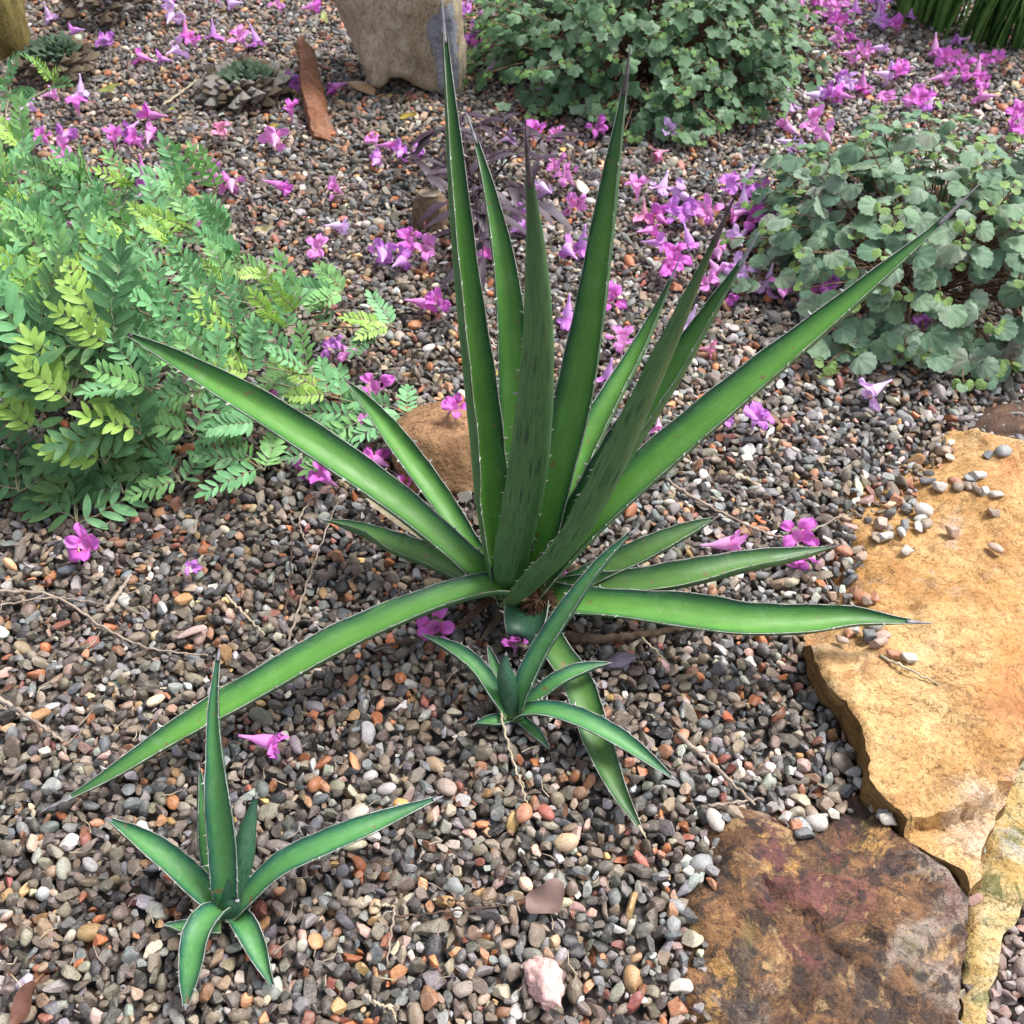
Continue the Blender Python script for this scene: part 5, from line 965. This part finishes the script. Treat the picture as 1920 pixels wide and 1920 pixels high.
# ------------------------------------------------------------------ twigs, straws, dry leaves
def stick(pts, r, mat, label, lift=.004, sub=None, cat='twig'):
    P = [ong(x, y, lift) if not z else onz(x, y, z[0]) for x, y, *z in pts]; C_ = catmull([tuple(p) for p in P], 8*len(P))
    for i in range(len(C_)): C_[i] += np.array([.0012*math.sin(i*1.7), .0012*math.cos(i*2.3), .001*math.sin(i)])
    r *= 1.35; v, f = tube(C_, np.linspace(r, r*.5, len(C_)), 6); o = link('twig', mesh('twig', v, f), M[mat]); tag(o, label, cat, 'twigs on the gravel'); return o
for pts, r, mt, lb in [
    ([(-20, 1112), (100, 1120), (200, 1182), (280, 1216), (392, 1232)], .0018, 'twig', 'long thin grey twig curving towards the drooping agave leaf'), ([(-10, 1142), (100, 1124), (200, 1137)], .0012, 'twig', 'short thin twig crossing the long grey twig'), ([(200, 1152), (225, 1115), (248, 1082)], .0032, 'twig', 'short thick pale twig beside the long curving twig'), ([(425, 1120), (460, 1155), (496, 1192)], .0017, 'straw', 'straight pale straw on gravel above the drooping leaf'),
    ([(540, 1210), (567, 1127), (597, 1040), (634, 943)], .0014, 'twig', 'long thin twig running up to the low left agave leaf'), ([(590, 930), (563, 975), (570, 1010), (590, 1042)], .0012, 'twig', 'bent thin twig beneath the fallen flowers left of agave'), ([(535, 1160), (545, 1080), (549, 1000)], .0013, 'twig_dk', 'dark thin twig parallel to the long thin twig'), ([(-20, 1300), (60, 1350), (117, 1390)], .0026, 'twig', 'grey forked twig at the bed edge above the leaf tip'), ([(-20, 1322), (70, 1354)], .0016, 'twig', 'thin pale straw beside the grey forked twig'),
    ([(938, 1335, .03), (955, 1410), (975, 1470), (988, 1512)], .0014, 'straw', 'pale curved straw hanging from the agave offset'), ([(703, 1697), (740, 1702)], .0016, 'straw', 'short pale straw meeting a dark twig'), ([(743, 1690), (737, 1730), (726, 1810)], .0014, 'twig', 'straight brown twig under the short pale straw'), ([(740, 1722), (850, 1710), (950, 1698), (1000, 1680)], .0011, 'twig_dk', 'very thin reddish twig reaching the mauve dry leaf'), ([(1053, 1195), (1120, 1201), (1207, 1191), (1292, 1177)], .0062, 'bark', 'thick rough brown stick lying under the low right leaf'),
    ([(1250, 905), (1285, 930), (1347, 963), (1430, 1003), (1480, 1013), (1530, 995), (1582, 968)], .0019, 'twig', 'long curved grey twig between agave leaf and ochre slab'), ([(1270, 1383), (1340, 1443), (1412, 1512)], .0028, 'twig', 'straight mauve grey twig pointing at the russet slab'), ([(1325, 1516), (1428, 1502)], .0018, 'twig', 'thin pale twig lying along the russet slab edge'), ([(603, 387), (620, 350), (642, 325)], .0022, 'twig', 'short curved twig between shrub and purple plant'), ([(305, 200), (340, 178), (372, 154)], .0022, 'straw', 'pale straw beside the grey rosette cactus'), ([(893, 618), (945, 662)], .0020, 'straw', 'pale straw behind the tall left agave leaf'), ([(1198, 1192), (1254, 1248)], .0015, 'straw', 'pale straw below the thick rough stick'), ([(620, 535), (700, 560), (705, 575)], .0010, 'twig_dk', 'thin dark twig near the feathery shrub tip'), ([(840, 1690), (930, 1690)], .0010, 'twig_dk', 'faint dark twig near the mauve dry leaf'), ([(700, 1880), (735, 1895), (742, 1915)], .0014, 'straw', 'short pale straw in the front gravel'), ([(1650, 1600), (1640, 1590)], .0010, 'straw', 'tiny straw on the russet slab')][:-1]:
    stick(pts, r, mt, lb)
stick([(1650, 1230, .048), (1700, 1253, .055), (1757, 1282, .058)], .0018, 'straw', 'pale straw lying on the ochre slab')
stick([(925, 1115, .02), (850, 1180, .012), (700, 1215, .014)], .003, 'twig_dk', 'dark dry leaf base under the front agave leaf')
DM = {'yellow': leaf_mat('fallen_yellow_leaf', (.42, .30, .05), (.55, .42, .10)), 'pale': leaf_mat('fallen_pale_leaf', (.50, .44, .22), (.58, .50, .28)), 'brown': leaf_mat('fallen_brown_leaf', (.14, .06, .04), (.20, .09, .06)), 'mauve': leaf_mat('fallen_mauve_leaf', (.22, .14, .12), (.28, .18, .16)), 'olive': leaf_mat('fallen_olive_leaf', (.25, .28, .06), (.3, .33, .1))}
for i, (px, py, ang, ln, wd, k, lb) in enumerate([(497, 441, 350, .045, .018, 'pale', 'pale yellow fallen leaf near the feathery shrub'), (207, 173, 15, .055, .02, 'olive', 'olive fallen leaf near the dark rosette cactus'), (512, 250, 15, .035, .016, 'yellow', 'yellow fallen leaf near the rusty splinter'), (530, 10, 350, .05, .018, 'yellow', 'golden fallen leaf behind the grey rosette cactus'), (766, 226, 350, .045, .018, 'yellow', 'golden fallen leaf in front of the upright stone'), (932, 706, 305, .036, .012, 'yellow', 'bright yellow fallen leaf behind the agave'), (325, 213, 300, .04, .015, 'olive', 'olive fallen leaf beside the grey rosette cactus'), (1020, 1690, 40, .048, .034, 'mauve', 'broad mauve brown dry leaf on the front gravel'), (333, 955, 280, .04, .016, 'brown', 'dark red dry leaf at the foot of the feathery shrub'), (48, 1890, 75, .045, .02, 'brown', 'curled red brown dry leaf in the front gravel corner'), (480, 170, 20, .04, .016, 'olive', 'olive leaf resting against grey rosette cactus'), (1550, 708, 15, .035, .010, 'olive', 'olive fallen leaf below the long right agave leaf'), (610, 45, 110, .04, .018, 'olive', 'small olive leaf beside the upright stone'), (300, 500, 30, .05, .02, 'yellow', 'golden fallen leaf among the feathery shrub'), (1180, 1130, 20, .03, .012, 'brown', 'small brown dry leaf under low agave leaves'), (960, 130, 20, .04, .014, 'yellow', 'small golden leaf in front of the dense shrub')]):
    v, f, uv = blade_leaf(ln, wd, 10, .55, -.3); v = [(a, b+.10*wd*math.sin(a/ln*7+i), c+.12*wd*math.sin(a/ln*9+b/wd*5+i)) for a, b, c in v]; o = link('dry_leaf', mesh('dry_leaf', v, f, True, uv), DM[k]); p = ong(px, py, .007); a = R(ang); d = Vector((math.cos(a), math.sin(a), 0))
    o.matrix_world = frame(p-d*ln/2, d, Vector((.1, -.3, 1))); tag(o, lb, 'leaf', 'fallen leaves')
for (a, b, w_, lb) in [((690, 945), (812, 1035), .016, 'dry straw coloured agave leaf behind the low left leaf'), ((620, 985), (560, 1000), .004, 'thin dry leaf tip left of agave')][:1]:
    p, q = ong(*a, .012), ong(*b, .02); v, f, uv = blade_leaf((q-p).length, w_, 10, .5, .0, shape='ell'); o = link('dry_leaf', mesh('dry_agave_leaf', v, f, True, uv), M['straw']); o.matrix_world = frame(p, q-p, Vector((0, -.4, 1))); tag(o, lb, 'leaf', 'fallen leaves')

# ------------------------------------------------------------------ single stones one can point at
PMS = {}
def stone(px, py, size, col, label=None, z=None, seed=1, asp=(1, 1, 1), rot=None, group=None, name='pebble'):
    if seed not in PMS: v, f = pebble_shape(100+seed); PMS[seed] = mesh('pebble', v, f)
    o = link(name, PMS[seed], M['pebble_loose']); o.color = (*col, 1); rg = random.Random(px*7+py)
    p = ong(px, py) if z is None else onz(px, py, z); o.scale = (size*asp[0], size*asp[1], size*asp[2]); o.location = p + Vector((0, 0, size*.36))
    o.rotation_euler = (rg.uniform(-.2, .2), rg.uniform(-.2, .2), rot if rot is not None else rg.uniform(0, 6.28)); tag(o, label, 'pebble', group); return o
qz = boulder('quartz_stone', ong(1022, 1850, .008), (.020, .029, .015), M['pebble_loose'], .35, cuts=9, seed=41, amp=.5, label='lumpy pink and white quartz stone in the front gravel', cat='stone'); qz.color = (.62, .38, .35, 1)
stone(1062, 1582, .0125, (.50, .36, .22), 'cream buff pebble larger than its neighbours below the agave offset', seed=4)
stone(982, 1528, .0105, (.46, .20, .11), 'square terracotta pebble at the end of the pale straw', seed=5)
stone(1165, 1242, .018, (.17, .14, .20), 'mauve grey ribbed pod stone beside agave offset leaf tip', seed=6, asp=(1.2, .7, .8), rot=.2)
stone(686, 172, .033, (.40, .24, .11), 'flat orange stone chip at the foot of the upright stone', seed=7, asp=(1.2, .7, .5), rot=-.4)
stone(350, 1128, .014, (.46, .23, .08), 'orange ochre stone near the long curving twig', seed=8)
stone(360, 1190, .020, (.52, .36, .32), 'long pinkish bark-like chip near the drooping leaf', seed=9, asp=(1.3, .5, .5), rot=.3)
stone(405, 1165, .010, (.02, .018, .016), 'small round black seed above the drooping leaf', seed=10)
stone(979, 1120, .0075, (.42, .20, .11), 'small orange pebble caught in the agave heart', z=.058, seed=11)
stone(1090, 358, .034, (.52, .46, .38), 'pale flat stone under pink flowers behind the agave', seed=12, asp=(1.2, .8, .5))
stone(5, 1195, .016, (.42, .44, .36), 'smooth pale green pebble at the left edge of the bed', seed=13)
cols = [(.27, .27, .265), (.40, .38, .35), (.13, .135, .14), (.42, .29, .22), (.27, .20, .145), (.5, .45, .39), (.40, .17, .09)]; cn = ['mid grey', 'pale grey', 'dark slate', 'pinkish', 'brown', 'cream', 'terracotta']; rg = random.Random(2)
spill = [(1680, 940), (1700, 955), (1740, 905), (1762, 915), (1790, 905), (1795, 915), (1820, 900), (1830, 895), (1845, 925), (1862, 930), (1830, 922), (1860, 965), (1813, 913), (1880, 850), (1850, 855), (1695, 985), (1650, 985), (1665, 995), (1690, 1003), (1710, 945), (1725, 975), (1735, 985), (1640, 1010), (1655, 1010), (1785, 998), (1700, 1035), (1640, 1120), (1625, 1130), (1618, 1125), (1640, 1170), (1650, 1195), (1645, 1208), (1600, 1180), (1575, 1202), (1680, 1230), (1700, 1235), (1865, 1030), (1730, 960), (1720, 990), (1615, 1160), (1630, 1195), (1590, 1190), (1600, 1035), (1615, 1045), (1580, 1035)]
zS1 = SLABS[0][1]
for i, (px, py) in enumerate(spill):
    z = .02
    for _ in range(4): p = onz(px, py, z); z = float(zS1(np.array([[p.x, p.y]]))[0])+.001
    z = max(z, .006)
    k = rg.randrange(len(cols)); sz = rg.uniform(.0085, .0130)
    stone(px, py, sz, cols[k], f'{"small" if sz < .0105 else "large"} {cn[k]} stray pebble lying on the edge of the ochre slab', z=z, seed=20+i % 8, group='pebbles strayed onto the slabs')
zS2 = SLABS[1][1]
for i, (px, py) in enumerate([(1545, 1510), (1565, 1500), (1580, 1515), (1560, 1528), (1522, 1530), (1530, 1545), (1505, 1550), (1510, 1565), (1490, 1548), (1470, 1535), (1380, 1530), (1360, 1535), (1340, 1540), (1315, 1622), (1300, 1640), (1640, 1508), (1655, 1530), (1665, 1540), (1595, 1450), (1612, 1470), (1270, 1700), (1262, 1735), (1275, 1850), (1280, 1800), (1268, 1890), (1290, 1615), (1540, 1535)]):
    z = .02
    for _ in range(4): p = onz(px, py, z); z = float(zS2(np.array([[p.x, p.y]]))[0])+.001
    k = rg.randrange(len(cols)); sz = rg.uniform(.0085, .0130)
    stone(px, py, sz, cols[k], f'{"small" if sz < .0105 else "large"} {cn[k]} pebble spilled onto the rim of the russet slab', z=max(z, .006), seed=20+i % 8, group='pebbles strayed onto the slabs')

# ------------------------------------------------------------------ fine dry litter caught between the pebbles
def litter():
    mb = MB(); rg = random.Random(77)
    for i in range(420):
        px, py = rg.uniform(-40, 1560), rg.uniform(40, 1900)
        if px > 1180 and py > 1350: continue
        p = ong(px, py, rg.uniform(.0, .005)); a = rg.uniform(0, 3.14); ln = rg.uniform(.008, .030); d = Vector((math.cos(a), math.sin(a), rg.uniform(-.15, .15)))*ln; b = Vector((-d.y, d.x, 0))*rg.uniform(-.2, .2)
        if rg.random() < .72: v, f = tube([p-d/2, p+b, p+d/2], [.0007, .0008, .0004], 4, False); mb.add(v, f, None, rg.randrange(2))
        else:
            q, f, uv = blade_leaf(ln*.6, ln*.25, 4, .3, -.2); W_ = frame(p, d, Vector((rg.uniform(-.4, .4), rg.uniform(-.4, .4), 1))); mb.add([W_ @ Vector(x) for x in q], f, uv, 2)
    o = link('plant_litter', mb.me('plant_litter'), [M['straw'], M['twig'], M['dry']]); o['kind'] = 'stuff'; tag(o, 'fine dry straw and leaf bits caught between the pebbles', 'litter')
litter()
